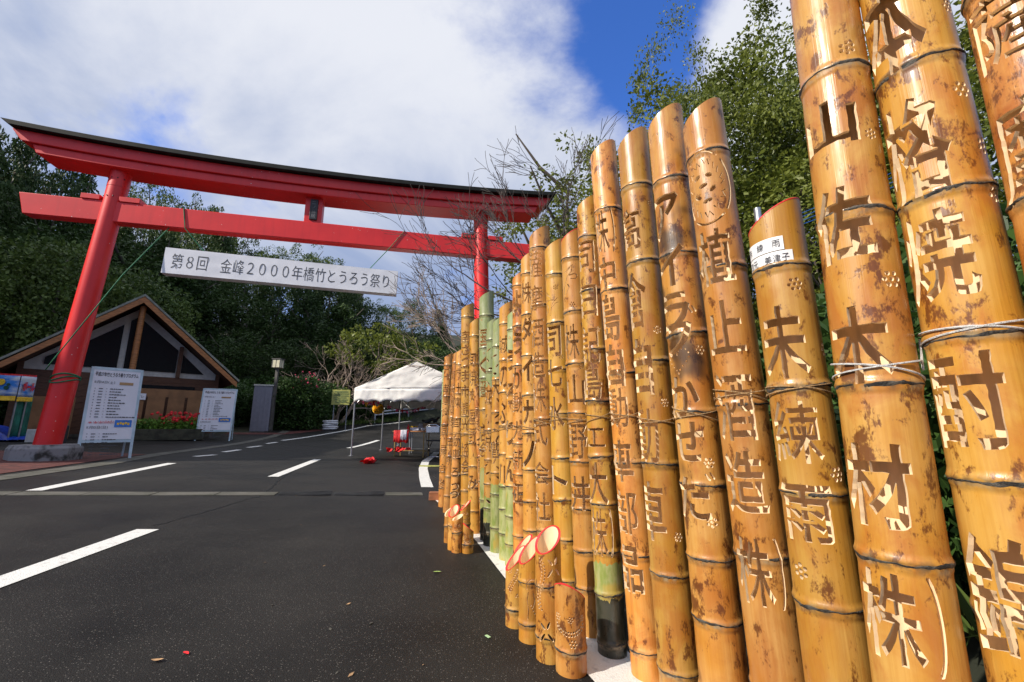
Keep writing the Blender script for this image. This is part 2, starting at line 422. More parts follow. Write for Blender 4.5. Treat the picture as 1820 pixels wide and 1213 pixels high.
def bamboo():
    """one bamboo skin: olive to orange by the pole's own 'tone', scorch blotches, fine vertical fibres, a green foot"""
    m = bpy.data.materials.new('bamboo_skin'); m.use_nodes = True
    nt = m.node_tree; N, L = nt.nodes, nt.links; b = N['Principled BSDF']
    tc = N.new('ShaderNodeTexCoord'); oi = N.new('ShaderNodeObjectInfo')
    def attr(k):
        a = N.new('ShaderNodeAttribute'); a.attribute_type = 'OBJECT'; a.attribute_name = k; return a.outputs['Fac']
    def mth(op, a, b_=None, c=None, clamp=False):
        n = N.new('ShaderNodeMath'); n.operation = op; n.use_clamp = clamp
        for i, v in enumerate((a, b_, c)):
            if v is None: continue
            if isinstance(v, (int, float)): n.inputs[i].default_value = v
            else: L.new(v, n.inputs[i])
        return n.outputs[0]
    def mix(f, a, b_):
        n = N.new('ShaderNodeMix'); n.data_type = 'RGBA'
        for i, v in ((0, f), (6, a), (7, b_)):
            if isinstance(v, (int, float)): n.inputs[i].default_value = v
            elif isinstance(v, tuple): n.inputs[i].default_value = (*v, 1)
            else: L.new(v, n.inputs[i])
        return n.outputs[2]
    sh = N.new('ShaderNodeVectorMath'); sh.operation = 'ADD'; L.new(tc.outputs['Object'], sh.inputs[0])
    cb = N.new('ShaderNodeCombineXYZ'); s9 = mth('MULTIPLY', attr('seed'), 7.31)
    L.new(s9, cb.inputs[0]); L.new(s9, cb.inputs[1]); L.new(s9, cb.inputs[2]); L.new(cb.outputs[0], sh.inputs[1])
    P = sh.outputs[0]
    def noi(scale, st, detail=4, rough=.55, dist=0):
        mp = N.new('ShaderNodeMapping'); mp.inputs['Scale'].default_value = st; L.new(P, mp.inputs[0])
        n = N.new('ShaderNodeTexNoise'); n.inputs['Scale'].default_value = scale; n.inputs['Detail'].default_value = detail
        n.inputs['Roughness'].default_value = rough; n.inputs['Distortion'].default_value = dist
        L.new(mp.outputs[0], n.inputs['Vector']); return n.outputs[0]
    def rng(v, a, b_, c=0., d=1., smooth=True):
        n = N.new('ShaderNodeMapRange'); L.new(v, n.inputs[0])
        if smooth: n.interpolation_type = 'SMOOTHSTEP'
        n.inputs[1].default_value = a; n.inputs[2].default_value = b_; n.inputs[3].default_value = c; n.inputs[4].default_value = d
        return n.outputs[0]
    tone = attr('tone')
    base = mix(tone, (.46, .235, .022), (.62, .245, .046))
    mot = rng(noi(11, (1, 1, .45), 4), .34, .68)
    base = mix(mth('MULTIPLY', mot, .8), base, mix(tone, (.55, .34, .070), (.68, .36, .12)))
    fib = rng(noi(150, (1, 1, .012), 3, .6), .36, .66)
    base = mix(mth('MULTIPLY', fib, .30), base, mix(tone, (.36, .17, .018), (.50, .17, .03)))
    # heat blush and scorch
    blush = rng(noi(9.5, (1, 1, .6), 6, .62, .5), .44, .64)
    base = mix(mth('MULTIPLY', mth('MULTIPLY', blush, 1.0), attr('scorch')), base, (.40, .115, .018))
    sc = noi(30, (1, 1, .6), 6, .6, .45)
    sc2 = noi(10, (1, 1, .7), 2)
    scm = mth('ADD', sc, mth('MULTIPLY', mth('SUBTRACT', sc2, .5), .5))
    scm = mth('ADD', scm, mth('MULTIPLY', mth('SUBTRACT', attr('scorch'), .5), .16))
    grit = noi(260, (1, 1, .5), 2)
    burn = rng(mth('ADD', scm, mth('MULTIPLY', mth('SUBTRACT', grit, .5), .28)), .555, .69)
    base = mix(mth('MULTIPLY', burn, .88), base, (.115, .030, .008))
    strk = rng(noi(26, (1, 1, .10), 4, .6), .55, .72)
    base = mix(mth('MULTIPLY', mth('MULTIPLY', strk, .6), attr('scorch')), base, (.30, .085, .018))
    soot = rng(noi(6.0, (1, 1, .7), 3, .5), .56, .70)
    base = mix(mth('MULTIPLY', mth('MULTIPLY', soot, attr('soot')), .93), base, (.020, .014, .012))
    # unburnt green / grey foot
    sep = N.new('ShaderNodeSeparateXYZ'); L.new(tc.outputs['Object'], sep.inputs[0])
    gn = noi(26, (1, 1, .35), 5, .6)
    green = mix(rng(gn, .35, .62), (.21, .26, .055), (.36, .36, .15))
    green = mix(mth('MULTIPLY', rng(noi(9, (1, 1, .6), 3), .52, .66), .7), green, (.46, .30, .05))
    edge = mth('ADD', sep.outputs[2], mth('MULTIPLY', mth('SUBTRACT', gn, .5), .10))
    gm = mth('GREATER_THAN', attr('green_h'), edge)
    base = mix(gm, base, green)
    gt = mth('LESS_THAN', attr('green_top'), edge)
    base = mix(gt, base, mix(rng(gn, .35, .62), (.26, .31, .11), (.35, .37, .19)))
    dk = mth('GREATER_THAN', attr('dark_h'), edge)
    base = mix(dk, base, mix(rng(gn, .4, .6), (.022, .026, .015), (.055, .055, .040)))
    sv = mth('MULTIPLY_ADD', mth('SINE', mth('MULTIPLY', attr('seed'), 9.7)), .16, .97)
    vm = N.new('ShaderNodeVectorMath'); vm.operation = 'SCALE'; L.new(base, vm.inputs[0]); L.new(sv, vm.inputs['Scale']); base = vm.outputs[0]
    an = N.new('ShaderNodeAttribute'); an.attribute_type = 'GEOMETRY'; an.attribute_name = 'joint'
    bloom = mth('MULTIPLY', an.outputs['Fac'], rng(noi(40, (1, 1, 1.5), 4), .36, .62))
    base = mix(mth('MULTIPLY', bloom, .9), base, mix(rng(noi(16, (1, 1, 1), 3), .42, .58), (.13, .085, .04), (.34, .26, .15)))
    L.new(base, b.inputs['Base Color'])
    L.new(rng(noi(22, (1, 1, .5), 4), .3, .7, .26, .50), b.inputs['Roughness'])
    b.inputs['Specular IOR Level'].default_value = .5
    b.inputs['Coat Weight'].default_value = .15
    b.inputs['Coat Roughness'].default_value = .18
    h = mth('ADD', noi(170, (1, 1, .012), 3, .6), mth('MULTIPLY', noi(14, (1, 1, .3), 2), .9))
    h = mth('ADD', h, mth('MULTIPLY', burn, -.25))
    bp = N.new('ShaderNodeBump'); bp.inputs['Strength'].default_value = .34; bp.inputs['Distance'].default_value = .0024
    L.new(h, bp.inputs['Height']); L.new(bp.outputs[0], b.inputs['Normal'])
    return m
M['bamboo'] = bamboo()

# ------------------------------------------------------------------ lettering
_fc = bpy.data.curves.new('lettering_source', 'FONT')
_fo = bpy.data.objects.new('lettering_source', _fc)
COL.objects.link(_fo)
_gl = {}
def glyph(ch):
    """outline contours of one character, in em units, centred on its em box"""
    if ch in _gl: return _gl[ch]
    _fc.body = ch
    dg = bpy.context.evaluated_depsgraph_get(); dg.update()
    c = _fo.evaluated_get(dg).to_curve(dg)
    cs = []
    for s in c.splines:
        bp = s.bezier_points; n = len(bp); pts = []
        for i in range(n):
            a, b = bp[i], bp[(i+1) % n]
            p0, p1, p2, p3 = a.co.xy, a.handle_right.xy, b.handle_left.xy, b.co.xy
            ch_ = (p3-p0)
            straight = abs((p1-p0).cross(ch_))+abs((p2-p0).cross(ch_)) < 2e-3*max(ch_.length, 1e-4)
            k = 1 if straight else (3 if ch_.length > .12 else 2)
            for j in range(k):
                t = j/k
                pts.append(p0*(1-t)**3+p1*3*t*(1-t)**2+p2*3*t*t*(1-t)+p3*t**3)
        q = []
        for p in pts:
            if not q or (p-q[-1]).length > .004: q.append(p.copy())
        if len(q) > 2 and (q[0]-q[-1]).length <= .004: q.pop()
        if len(q) > 2: cs.append(q)
    _fo.evaluated_get(dg).to_curve_clear()
    if cs:
        xs = [p.x for k in cs for p in k]; ys = [p.y for k in cs for p in k]
        o = Vector(((min(xs)+max(xs))/2, (min(ys)+max(ys))/2)); sz = (max(xs)-min(xs), max(ys)-min(ys))
        cs = [[p-o for p in k] for k in cs]
    else: sz = (.5, .5)
    _gl[ch] = (cs, sz)
    return _gl[ch]
def area(c): return sum(c[i].cross(c[(i+1) % len(c)]) for i in range(len(c)))/2
def inside(p, c):
    r = False; n = len(c); j = n-1
    for i in range(n):
        a, b = c[i], c[j]
        if (a[1] > p[1]) != (b[1] > p[1]) and p[0] < (b[0]-a[0])*(p[1]-a[1])/(b[1]-a[1])+a[0]: r = not r
        j = i
    return r
def fatten(cs, d):
    if not cs: return cs
    big = max(cs, key=lambda c: abs(area(c)))
    s = 1 if area(big) > 0 else -1
    out = []
    for c in cs:
        n = len(c); q = []
        for i in range(n):
            e1 = (c[i]-c[i-1]); e2 = (c[(i+1) % n]-c[i])
            n1 = Vector((e1.y, -e1.x)); n2 = Vector((e2.y, -e2.x))
            n1.normalize(); n2.normalize()
            v = n1+n2
            v = v/max(v.length_squared/2, .5) if v.length > 1e-5 else n1
            q.append(c[i]+v*d*s)
        out.append(q)
    return out
def flat_text(body, cap, spacing=1.0, fat=0.0, narrow=1.0):
    """triangulated flat lettering in the XZ plane (facing -Y), centred; cap = em size"""
    mb = MB(); x = 0; placed = []
    for ch in body:
        if ch in ' 　': x += .9*spacing; continue
        cs, sz = glyph(ch)
        adv = max(sz[0]+.10, .62 if ord(ch) < 256 else 1.0)
        if ord(ch) < 256: adv = sz[0]+.14
        placed.append((cs, x+adv/2)); x += adv*spacing
    for cs, cx in placed:
        if not cs: continue
        if fat: cs = fatten(cs, fat)
        vs, ed = [], []
        for c in cs:
            i = len(vs); n = len(c); vs += c; ed += [(i+k, i+(k+1) % n) for k in range(n)]
        r = delaunay_2d_cdt(vs, ed, [], 0, 1e-6, False)
        tri = []
        for f in r[2]:
            m = (r[0][f[0]]+r[0][f[1]]+r[0][f[2]])/3
            if sum(inside(m, c) for c in cs) % 2 == 1: tri.append(f)
        pts = [((p.x+cx-x/2)*cap*narrow, 0, p.y*cap) for p in r[0]]
        mb.add(pts, tri)
    # face -Y
    fx = []
    for f in mb.f:
        a, b, c = (Vector(mb.v[i]) for i in f[:3])
        fx.append(f if (b-a).cross(c-a).y < 0 else f[::-1])
    mb.f = fx
    return mb
# ================================================================== the ground
def sheet(name, xs, ys, m, dz=0.0, keep=None):
    mb = MB(); nx = len(xs)
    mb.v = [(x, y, gz(x, y)+dz) for y in ys for x in xs]
    for j in range(len(ys)-1):
        for i in range(nx-1):
            if keep and not keep((xs[i]+xs[i+1])/2, (ys[j]+ys[j+1])/2): continue
            mb.f.append((j*nx+i, j*nx+i+1, (j+1)*nx+i+1, (j+1)*nx+i)); mb.m.append(0)
    return mb.build(name, m, None, 'all')
def lin(a, b, n): return [a+(b-a)*i/n for i in range(n+1)]
gx = [-400, -200, -100, -60, -40]+lin(-30, 12, 42)+[20, 40, 100, 200, 400]
gy = [-300, -100, -40, -20]+lin(-10, 40, 50)+[46, 52, 60]
struct(sheet('ground', gx, gy, M['earth'], -.03))
def road_keep(x, y):
    return x < 1.9+.0*y and x > -26 and y < 42 and not (y > 17 and x < -11.5+.5*max(0, y-17)*.9)
struct(sheet('road', lin(-26, 2, 112), lin(-6, 42, 192), M['asphalt'], 0, road_keep))
def ribbon(name, pts, w0, w1, m, dz=.004, up=None, parent=None, side=0):
    """painted or laid strip that follows the ground along a polyline; side shifts it off the line"""
    pts = [Vector((p[0], p[1])) for p in pts]
    fine = []
    for a, b in zip(pts[:-1], pts[1:]):
        n = max(1, int((b-a).length/.35))
        fine += [a+(b-a)*i/n for i in range(n)]
    fine.append(pts[-1])
    mb = MB(); vs = []
    for i, p in enumerate(fine):
        t = (fine[min(i+1, len(fine)-1)]-fine[max(i-1, 0)]).normalized(); nr = Vector((-t.y, t.x))
        w = w0+(w1-w0)*i/max(1, len(fine)-1)
        for s in (-.5, .5):
            q = p+nr*(w*(s+side)); vs.append((q.x, q.y, gz(q.x, q.y)+dz))
    fs = [(2*i, 2*i+1, 2*i+3, 2*i+2)[::-1] for i in range(len(fine)-1)]
    if dz > .02:
        n = len(vs)
        vs += [(x, y, z-dz-.02) for x, y, z in vs]
        for i in range(len(fine)-1):
            fs += [(2*i, 2*i+2, n+2*i+2, n+2*i), (2*i+3, 2*i+1, n+2*i+1, n+2*i+3)]
    mb.add(vs, fs)
    return mb.build(name, m, parent, False)
marks = []
def mark(a, b, w, w1=None):
    marks.append(struct(ribbon('road_marking', [a, b], w, w1 or w, M['roadpaint'])))
# centre dashes, left edge dashes, far edge line, the curving line under the poles
mark((-2.45, 1.6), (-2.74, 3.43), .15)
mark((-3.56, 6.63), (-4.29, 9.75), .15)
mark((-5.15, 13.83), (-5.3, 17.34), .15)
mark((-5.05, 4.73), (-5.98, 7.78), .14)
for a, b in (((346, 812), (382, 809)), ((397, 804), (426, 800)), ((440, 796), (464, 793)), ((474, 789), (492, 786.5))):
    p, q = G(*a), G(*b); mark((p.x, p.y), (q.x, q.y), .14)
mark((-5.3, 3.0), (-4.95, 4.2), .14)
marks.append(struct(ribbon('road_marking', [(-8.2, 15.6), (-8.05, 19), (-7.62, 22.8), (-6.2, 25.2), (-4.57, 27.3), (-1, 30), (4, 33)], .14, .14, M['roadpaint'])))
marks.append(struct(ribbon('road_marking', [(-2.45, 13.8), (-2.32, 12.6), (-2.14, 10.5), (-1.85, 8.8), (-1.52, 7.29), (-1.27, 6.25)], .17, .17, M['roadpaint'], side=.5)))
marks.append(struct(ribbon('road_marking', [(-1.04, 5.62), (-.62, 4.55), (-.28, 3.54), (-.02, 2.66), (.16, 2.1), (.29, 1.72), (.42, 1.36), (.58, 1.0), (.7, .6), (.8, 0), (.9, -1.5)], .24, .24, M['roadpaint'], side=.5)))
# drain that crosses the road: concrete lids, two steel grates
drain = struct(bpy.data.objects.new('drain_channel', None)); COL.objects.link(drain)
A_, B_ = Vector((-5.6, 4.36)), Vector((-.86, 5.72))
dirv = (B_-A_).normalized(); total = (B_-A_).length; nv = Vector((-dirv.y, dirv.x))
def drain_piece(a, b, nm, m, w=.22, dz=.008):
    mb = MB(); p, q = A_+dirv*(a+.006), A_+dirv*(b-.006)
    vs = []
    for base in (-.05, dz):
        for pt, s in ((p, -1), (q, -1), (q, 1), (p, 1)):
            r = pt+nv*s*w/2; vs.append((r.x, r.y, gz(r.x, r.y)+base+(random.uniform(-.002, .002) if base > 0 else 0)))
    mb.add(vs, [(4, 5, 6, 7), (0, 1, 5, 4), (1, 2, 6, 5), (2, 3, 7, 6), (3, 0, 4, 7)])
    return mb.build(nm, m, drain)
cuts_ = [-.0]+[.62*i for i in range(1, 5)]
pos = 0
for i in range(5): drain_piece(i*.6, i*.6+.6, 'concrete_lid', M['slab'])
for i in range(2):
    a = 3.0+i*.6
    g0 = drain_piece(a, a+.6, 'steel_grate', M['black'], .22, .001)
    fr = MB()
    for k in range(24):
        p = A_+dirv*(a+.03+.54*k/23); z = gz(p.x, p.y)+.007
        fr.box((p.x, p.y, z), (.009, .20, .008), Matrix.Rotation(atan2(dirv.y, dirv.x), 3, 'Z'))
    for s in (-.10, 0, .10):
        p = A_+dirv*(a+.3)+nv*s; fr.box((p.x, p.y, gz(p.x, p.y)+.0085), (.58, .014, .012), Matrix.Rotation(atan2(dirv.y, dirv.x), 3, 'Z'))
    fr.build('grate_bar', M['grate'], g0)
drain_piece(4.2, 4.66, 'concrete_lid', M['slab'])
# flush kerb strip on the left, red pavers under the gate's foot, far paved walk
kerb = [(-5.6, 3.4), (-6.02, 5.25), (-6.55, 7.3), (-7.32, 9.39), (-8.1, 12.4), (-9.13, 16.9), (-9.9, 19.5)]
struct(ribbon('kerb_strip', kerb, .30, .30, M['slab'], .006, side=.5))
pv = []
for (x, y) in kerb[:4]: pv.append((x-.32, y))
mbp = MB(); rows = 16
for j in range(rows+1):
    y = 3.6+(9.1-3.6)*j/rows
    xr = -5.6-(y-3.4)*.285-.33
    xl = -12 if y < 7.2 else -12+(y-7.2)*1.55
    xl = min(xl, xr-.05)
    for i in range(9):
        x = xl+(xr-xl)*i/8; mbp.v.append((x, y, gz(x, y)+.008))
for j in range(rows):
    for i in range(8): mbp.f.append((j*9+i, j*9+i+1, (j+1)*9+i+1, (j+1)*9+i)); mbp.m.append(0)
struct(mbp.build('brick_pavement', M['brickpave']))
struct(ribbon('brick_walk', [(-11.4, 17.4), (-9.7, 18.2), (-9.0, 20.4)], .9, .5, M['brickpave'], .006))

# ================================================================== hills
def height_noise(x, y, s=.08): return mnoise.fractal(Vector((x*s, y*s, 3.1)), 1.0, 2.0, 4)
def hillside():
    mb = MB(); xs = lin(-75, 45, 48); ys = lin(18, 95, 36)
    for y in ys:
        for x in xs:
            edge = 24+.28*max(0, -x-8) if x > -30 else 30
            start = 25.5 if x > -9 else 24-(-x-9)*.42
            if x > 2: start = 33
            start = max(start, 14)
            up = max(0, y-start)
            k = .34 if x < 0 else .34-.16*min(1, x/12)
            z = gz(x, min(y, start))+min(up*k, 11+up*.06)+.8*height_noise(x, y)*min(1, up/5)-(.25 if up <= 0 else 0)
            mb.v.append((x, y, z))
    n = len(xs)
    for j in range(len(ys)-1):
        for i in range(n-1): mb.f.append((j*n+i, j*n+i+1, (j+1)*n+i+1, (j+1)*n+i)); mb.m.append(0)
    return mb.build('hillside', M['hill'], None, 'all')
struct(hillside())
def hill_z(x, y):
    start = 25.5 if x > -9 else 24-(-x-9)*.42
    if x > 2: start = 33
    start = max(start, 14)
    up = max(0, y-start); k = .34 if x < 0 else .34-.16*min(1, x/12)
    return gz(x, min(y, start))+min(up*k, 11+up*.06)
# unseen ridge added left of frame, crest shaped to shade car park and valley
def ridge():
    D_ = Vector((-SUN_AZ.x, -SUN_AZ.y)); Pp = Vector((D_.y, -D_.x))*1.0
    if Pp.x*.56-Pp.y*.83 < 0: Pp = -Pp
    crest = RIDGE
    mb = MB(); np_ = 90; prof = ((-30, -.05), (-14, .42), (-6, .8), (-2, .96), (0, 1), (1.6, .93), (3.5, .66), (5, .28), (7, -.05))
    ps = [crest[0][0]+(crest[-1][0]-crest[0][0])*i/np_ for i in range(np_+1)]
    for p in ps:
        for a, b in zip(crest[:-1], crest[1:]):
            if (a[0]-p)*(b[0]-p) <= 0: break
        t = (p-a[0])/(b[0]-a[0]); d0 = a[1]+(b[1]-a[1])*t; h = a[2]+(b[2]-a[2])*t
        h += .9*mnoise.noise(Vector((p*.55, 1.3, 0)))+.5*mnoise.noise(Vector((p*1.7, 4, 0)))
        for dd, hf in prof:
            w = min(1, h/14)
            q = D_*(d0+dd*max(.16, w))+Pp*p
            mb.v.append((q.x, q.y, max(h*hf, -.05)+gz(-25, 0)*.5))
    m = len(prof)
    for i in range(np_):
        for j in range(m-1): mb.f.append((i*m+j, i*m+j+1, (i+1)*m+j+1, (i+1)*m+j)); mb.m.append(0)
    return mb.build('shade_ridge', M['hill'], None, 'all')
# (across the light, along the light, crest height)
RIDGE = ((-9.0, -15, .6), (-9.5, -15, 6), (-10.0, -15, 11.2), (-11.5, -15, 12.2), (-14, -16, 13.4), (-18, -17, 14.8), (-21, -20, 17.6), (-24, -21, 18.6), (-27, -25, 27), (-34, -30, 42), (-41, -33, 39), (-46, -36, 33), (-80, -45, 36))
struct(ridge())

# hairline joints and cracks in the surfacing
def crack(pts, w, seed):
    r = random.Random(seed); fine = []
    for a, b in zip(pts[:-1], pts[1:]):
        a, b = Vector(a), Vector(b); n = max(2, int((b-a).length/.09)); t = (b-a).normalized(); nr = Vector((-t.y, t.x))
        for i in range(n): fine.append(a+(b-a)*i/n+nr*r.gauss(0, .012))
    mb = MB(); vs = []
    for i, p in enumerate(fine):
        t = (fine[min(i+1, len(fine)-1)]-fine[max(i-1, 0)]).normalized(); nr = Vector((-t.y, t.x)); ww = w*r.uniform(.4, 1.3)
        for s in (-.5, .5): q = p+nr*ww*s; vs.append((q.x, q.y, gz(q.x, q.y)+.0025))
    mb.add(vs, [(2*i+1, 2*i, 2*i+2, 2*i+3) for i in range(len(fine)-1)])
    return struct(mb.build('road_joint', M['joint']))
M['joint'] = mat('tar_joint', (.008, .008, .008), .35, .3, 20)
crack([(-2.9, 5.3), (-3.3, 6.3), (-3.75, 7.7), (-4.4, 10), (-5.0, 13)], .016, 1)
crack([(-2.78, 3.55), (-2.8, 4.3), (-2.85, 5.15)], .016, 2)
crack([(-.9, 6.4), (-1.6, 8.3), (-2.4, 10.2), (-3.0, 11)], .012, 4)
# ------------------------------------------------------------------ bamboo
def circle(cx, cy, r, n=9): return [Vector((cx+r*cos(2*pi*k/n+.2), cy+r*sin(2*pi*k/n+.2))) for k in range(n)]
def ellipse(cx, cy, a, b, rot, n=12):
    return [Vector((cx+a*cos(t)*cos(rot)-b*sin(t)*sin(rot), cy+a*cos(t)*sin(rot)+b*sin(t)*cos(rot))) for t in (2*pi*k/n for k in range(n))]
def flower(cx, cy, r, n=8):
    a0 = random.uniform(0, 1)
    return [circle(cx, cy, r*.27, n)]+[circle(cx+r*.72*cos(a0+k*pi/3), cy+r*.72*sin(a0+k*pi/3), r*.27, n) for k in range(6)]
def stroke(pts, w0, w1=None):
    """a carved stroke: tapered band along a polyline with rounded ends"""
    w1 = w0 if w1 is None else w1
    pts = [Vector(p) for p in pts]; L_, R_ = [], []
    for i, p in enumerate(pts):
        t = (pts[min(i+1, len(pts)-1)]-pts[max(0, i-1)]).normalized(); nrm = Vector((-t.y, t.x))
        w = (w0+(w1-w0)*i/(len(pts)-1))/2
        L_.append(p+nrm*w); R_.append(p-nrm*w)
    t0 = (pts[0]-pts[1]).normalized(); t1 = (pts[-1]-pts[-2]).normalized()
    return L_+[pts[-1]+t1*w1*.4]+R_[::-1]+[pts[0]+t0*w0*.4]
_hr = random.Random(99)
def char_groups(ch, cx, cy, w, h, fat, paren=False, rough=0):
    """one carved character, with stencil bridges that hold its islands"""
    cs, sz = glyph(ch)
    if not cs: return []
    npt = sum(len(c) for c in cs)
    f = fat if npt < 75 else (fat*.62 if npt < 110 else fat*.35)
    kata = ord(ch) < 0x3100
    cs = fatten(cs, f*(1.5 if kata else 1))
    sx = w/max(sz[0]+2*f, .5); sy = h/max(sz[1]+2*f, .5)
    if ch in '一二三エ工': sy = w/.95
    cs = [[Vector((cx+p.x*sx, cy+p.y*sy)) for p in c] for c in cs]
    if rough:
        # hand-cut edges: long edges are broken up and wander a little
        out = []
        for c in cs:
            q = []
            for i, p in enumerate(c):
                e = c[(i+1) % len(c)]-p; k = max(1, int(e.length/.011)); nr = Vector((-e.y, e.x)).normalized() if e.length > 1e-6 else Vector((0, 0))
                q.append(p+Vector((_hr.gauss(0, rough*.5), _hr.gauss(0, rough*.5))))
                for j in range(1, k): q.append(p+e*j/k+nr*_hr.gauss(0, rough))
            out.append(q)
        cs = out
    grp = {'cut': cs, 'keep': []}
    for i, c in enumerate(cs):
        depth = [j for j, k in enumerate(cs) if j != i and inside(c[0], k)]
        if len(depth) % 2 == 1:
            par = min(depth, key=lambda j: abs(area(cs[j])))
            xs = [p.x for p in c]; ys = [p.y for p in c]
            mx, my = (min(xs)+max(xs))/2, (min(ys)+max(ys))/2
            pts = cs[par]
            bw = .0032
            if max(xs)-min(xs) > 1.6*(max(ys)-min(ys)):
                x = mx+(max(xs)-min(xs))*.3
                tgt = min((p.y for p in pts if abs(p.x-x) < w*.3 and p.y > max(ys)-1e-5), default=max(ys)+h*.2)
                grp['keep'].append([Vector((x-bw, my)), Vector((x+bw, my)), Vector((x+bw, max(ys)+h*.16)), Vector((x-bw, max(ys)+h*.16))])
            else:
                y = my+(max(ys)-min(ys))*.28
                grp['keep'].append([Vector((min(xs)-w*.18, y-bw)), Vector((mx, y-bw)), Vector((mx, y+bw)), Vector((min(xs)-w*.18, y+bw))])
    return [grp]
NU = 60
POLES = {}
def bamboo_mesh(name, R, H, cut, hi_az, nodes, groups, face_az, taper=.94, wall=.009, seed=0, step=.045, nu=NU, floor=True):
    """A hollow culm standing on z=0.  s = arc length from the carved face, v = height.
    az is measured from -Y towards -X; the world direction of arc position s is az(s) = face_az - s/R."""
    rnd = random.Random(seed)
    half = pi*R
    def top(s): return H+cut*R*cos((face_az-s/R)-hi_az)
    def rad(v, s=0):
        r = R*(1-(1-taper)*v/max(H, .3))
        for n in nodes:
            d = (v-n)
            if abs(d) < .06: r += .0042*exp(-((d-.003)/.008)**2)+.0016*exp(-((d+.011)/.005)**2)-.0008*exp(-((d+.022)/.010)**2)
        return r
    K = .22
    V, F, E = [], [], []
    def addpoly(c):
        i = len(V); n = len(c); V.extend(Vector((p[0], p[1]*K)) for p in c)
        E.extend((i+k, i+(k+1) % n) for k in range(n))
        xs = [p[0] for p in c]; ys = [p[1] for p in c]
        return (min(xs), max(xs), min(ys), max(ys), [(p[0], p[1]) for p in c])
    ss = [-half+2*half*k/nu for k in range(nu+1)]
    bound = [Vector((s, 0)) for s in ss]+[Vector((s, top(s))) for s in ss[::-1]]
    addpoly(bound)
    rows = [v for v in [step*k for k in range(1, int(H/step)+2)] if all(abs(v-n) > .026 for n in nodes)]
    for n in nodes: rows += [n-.025, n-.016, n-.011, n-.006, n, n+.004, n+.010, n+.020]
    for i, v in enumerate(rows):
        for k, s in enumerate(ss):
            if v < top(s)-.006: V.append(Vector((s, v*K)))
    gid = []
    for g in groups:
        cut_i = []
        for c in g['cut']:
            c = [p for p in c if abs(p.x) < half-.002 and .02 < p.y < top(p.x)-.004]
            if len(c) > 2: cut_i.append(addpoly(c))
        keep_i = [addpoly(c) for c in g['keep']]
        if cut_i: gid.append((min(q[0] for q in cut_i), max(q[1] for q in cut_i), min(q[2] for q in cut_i), max(q[3] for q in cut_i), cut_i, keep_i))
    r = delaunay_2d_cdt([v*100 for v in V], E, [], 0, 1e-5, False)
    P = [Vector((v.x/100, v.y/100/K)) for v in r[0]]
    tri = []
    def hit(x, y, polys):
        n = 0
        for q in polys:
            if q[0] < x < q[1] and q[2] < y < q[3] and inside((x, y), q[4]): n += 1
        return n
    for f in r[2]:
        cx = (P[f[0]].x+P[f[1]].x+P[f[2]].x)/3; cy = (P[f[0]].y+P[f[1]].y+P[f[2]].y)/3
        if cy > top(cx): continue
        hole = False
        for x0, x1, y0, y1, ci, ki in gid:
            if x0 < cx < x1 and y0 < cy < y1 and hit(cx, cy, ci) % 2 == 1 and not hit(cx, cy, ki): hole = True; break
        if hole: continue
        a, b, c = (P[i] for i in f)
        if abs((b-a).cross(c-a)) < 1e-12: continue
        tri.append(f if (b-a).cross(c-a) > 0 else f[::-1])
    vs = []; n0 = len(P)
    def pos(p, dr):
        a = face_az-p.x/R; q = rad(p.y)-dr
        return Vector((-sin(a)*q, -cos(a)*q, p.y))
    for p in P: vs.append(pos(p, 0))
    for p in P: vs.append(pos(p, wall))
    def nrm(p, s):
        a = face_az-p.x/R
        sl = (rad(p.y+.003)-rad(p.y-.003))/.006
        return Vector((-sin(a)*s, -cos(a)*s, -sl*s)).normalized()
    fs, mi, nn = [], [], []
    cnt = {}
    for f in tri:
        # arc position grows to the viewer's right when az falls: outward normal follows (a,b,c)
        fs.append(tuple(f)); mi.append(0); nn += [nrm(P[i], 1) for i in f]
        fs.append(tuple(n0+i for i in f[::-1])); mi.append(1); nn += [nrm(P[i], -1) for i in f[::-1]]
        for i in range(3):
            cnt.setdefault((min(f[i], f[(i+1) % 3]), max(f[i], f[(i+1) % 3])), []).append((f[i], f[(i+1) % 3]))
    for (a, b), l in cnt.items():
        if len(l) != 1: continue
        i, j = l[0]
        if abs(P[i].x) > half-1e-5 and abs(P[j].x) > half-1e-5: continue
        q = (j, i, n0+i, n0+j)
        fn = (vs[i]-vs[j]).cross(vs[n0+i]-vs[j])
        fn = fn.normalized() if fn.length > 1e-14 else Vector((0, 0, 1))
        fs.append(q); mi.append(1); nn += [fn]*4
    me = bpy.data.meshes.new(name)
    me.from_pydata([tuple(v) for v in vs], [], fs)
    me.materials.append(M['bamboo']); me.materials.append(M['wall_cut'])
    me.polygons.foreach_set('material_index', mi)
    me.polygons.foreach_set('use_smooth', [True]*len(fs))
    at_ = me.attributes.new('joint', 'FLOAT', 'POINT')
    jv = [max([exp(-((p.y-n+.004)/.011)**2) for n in nodes if abs(p.y-n) < .05], default=0.0) for p in P]
    at_.data.foreach_set('value', jv+[0.0]*len(P))
    me.normals_split_custom_set([tuple(n) for n in nn])
    me.update()
    allcut = [c for g in groups for c in g['cut']]
    return me, rad, top, allcut
def in_cut(p, polys, pad=0):
    return sum(inside(p, c) for c in polys) % 2 == 1
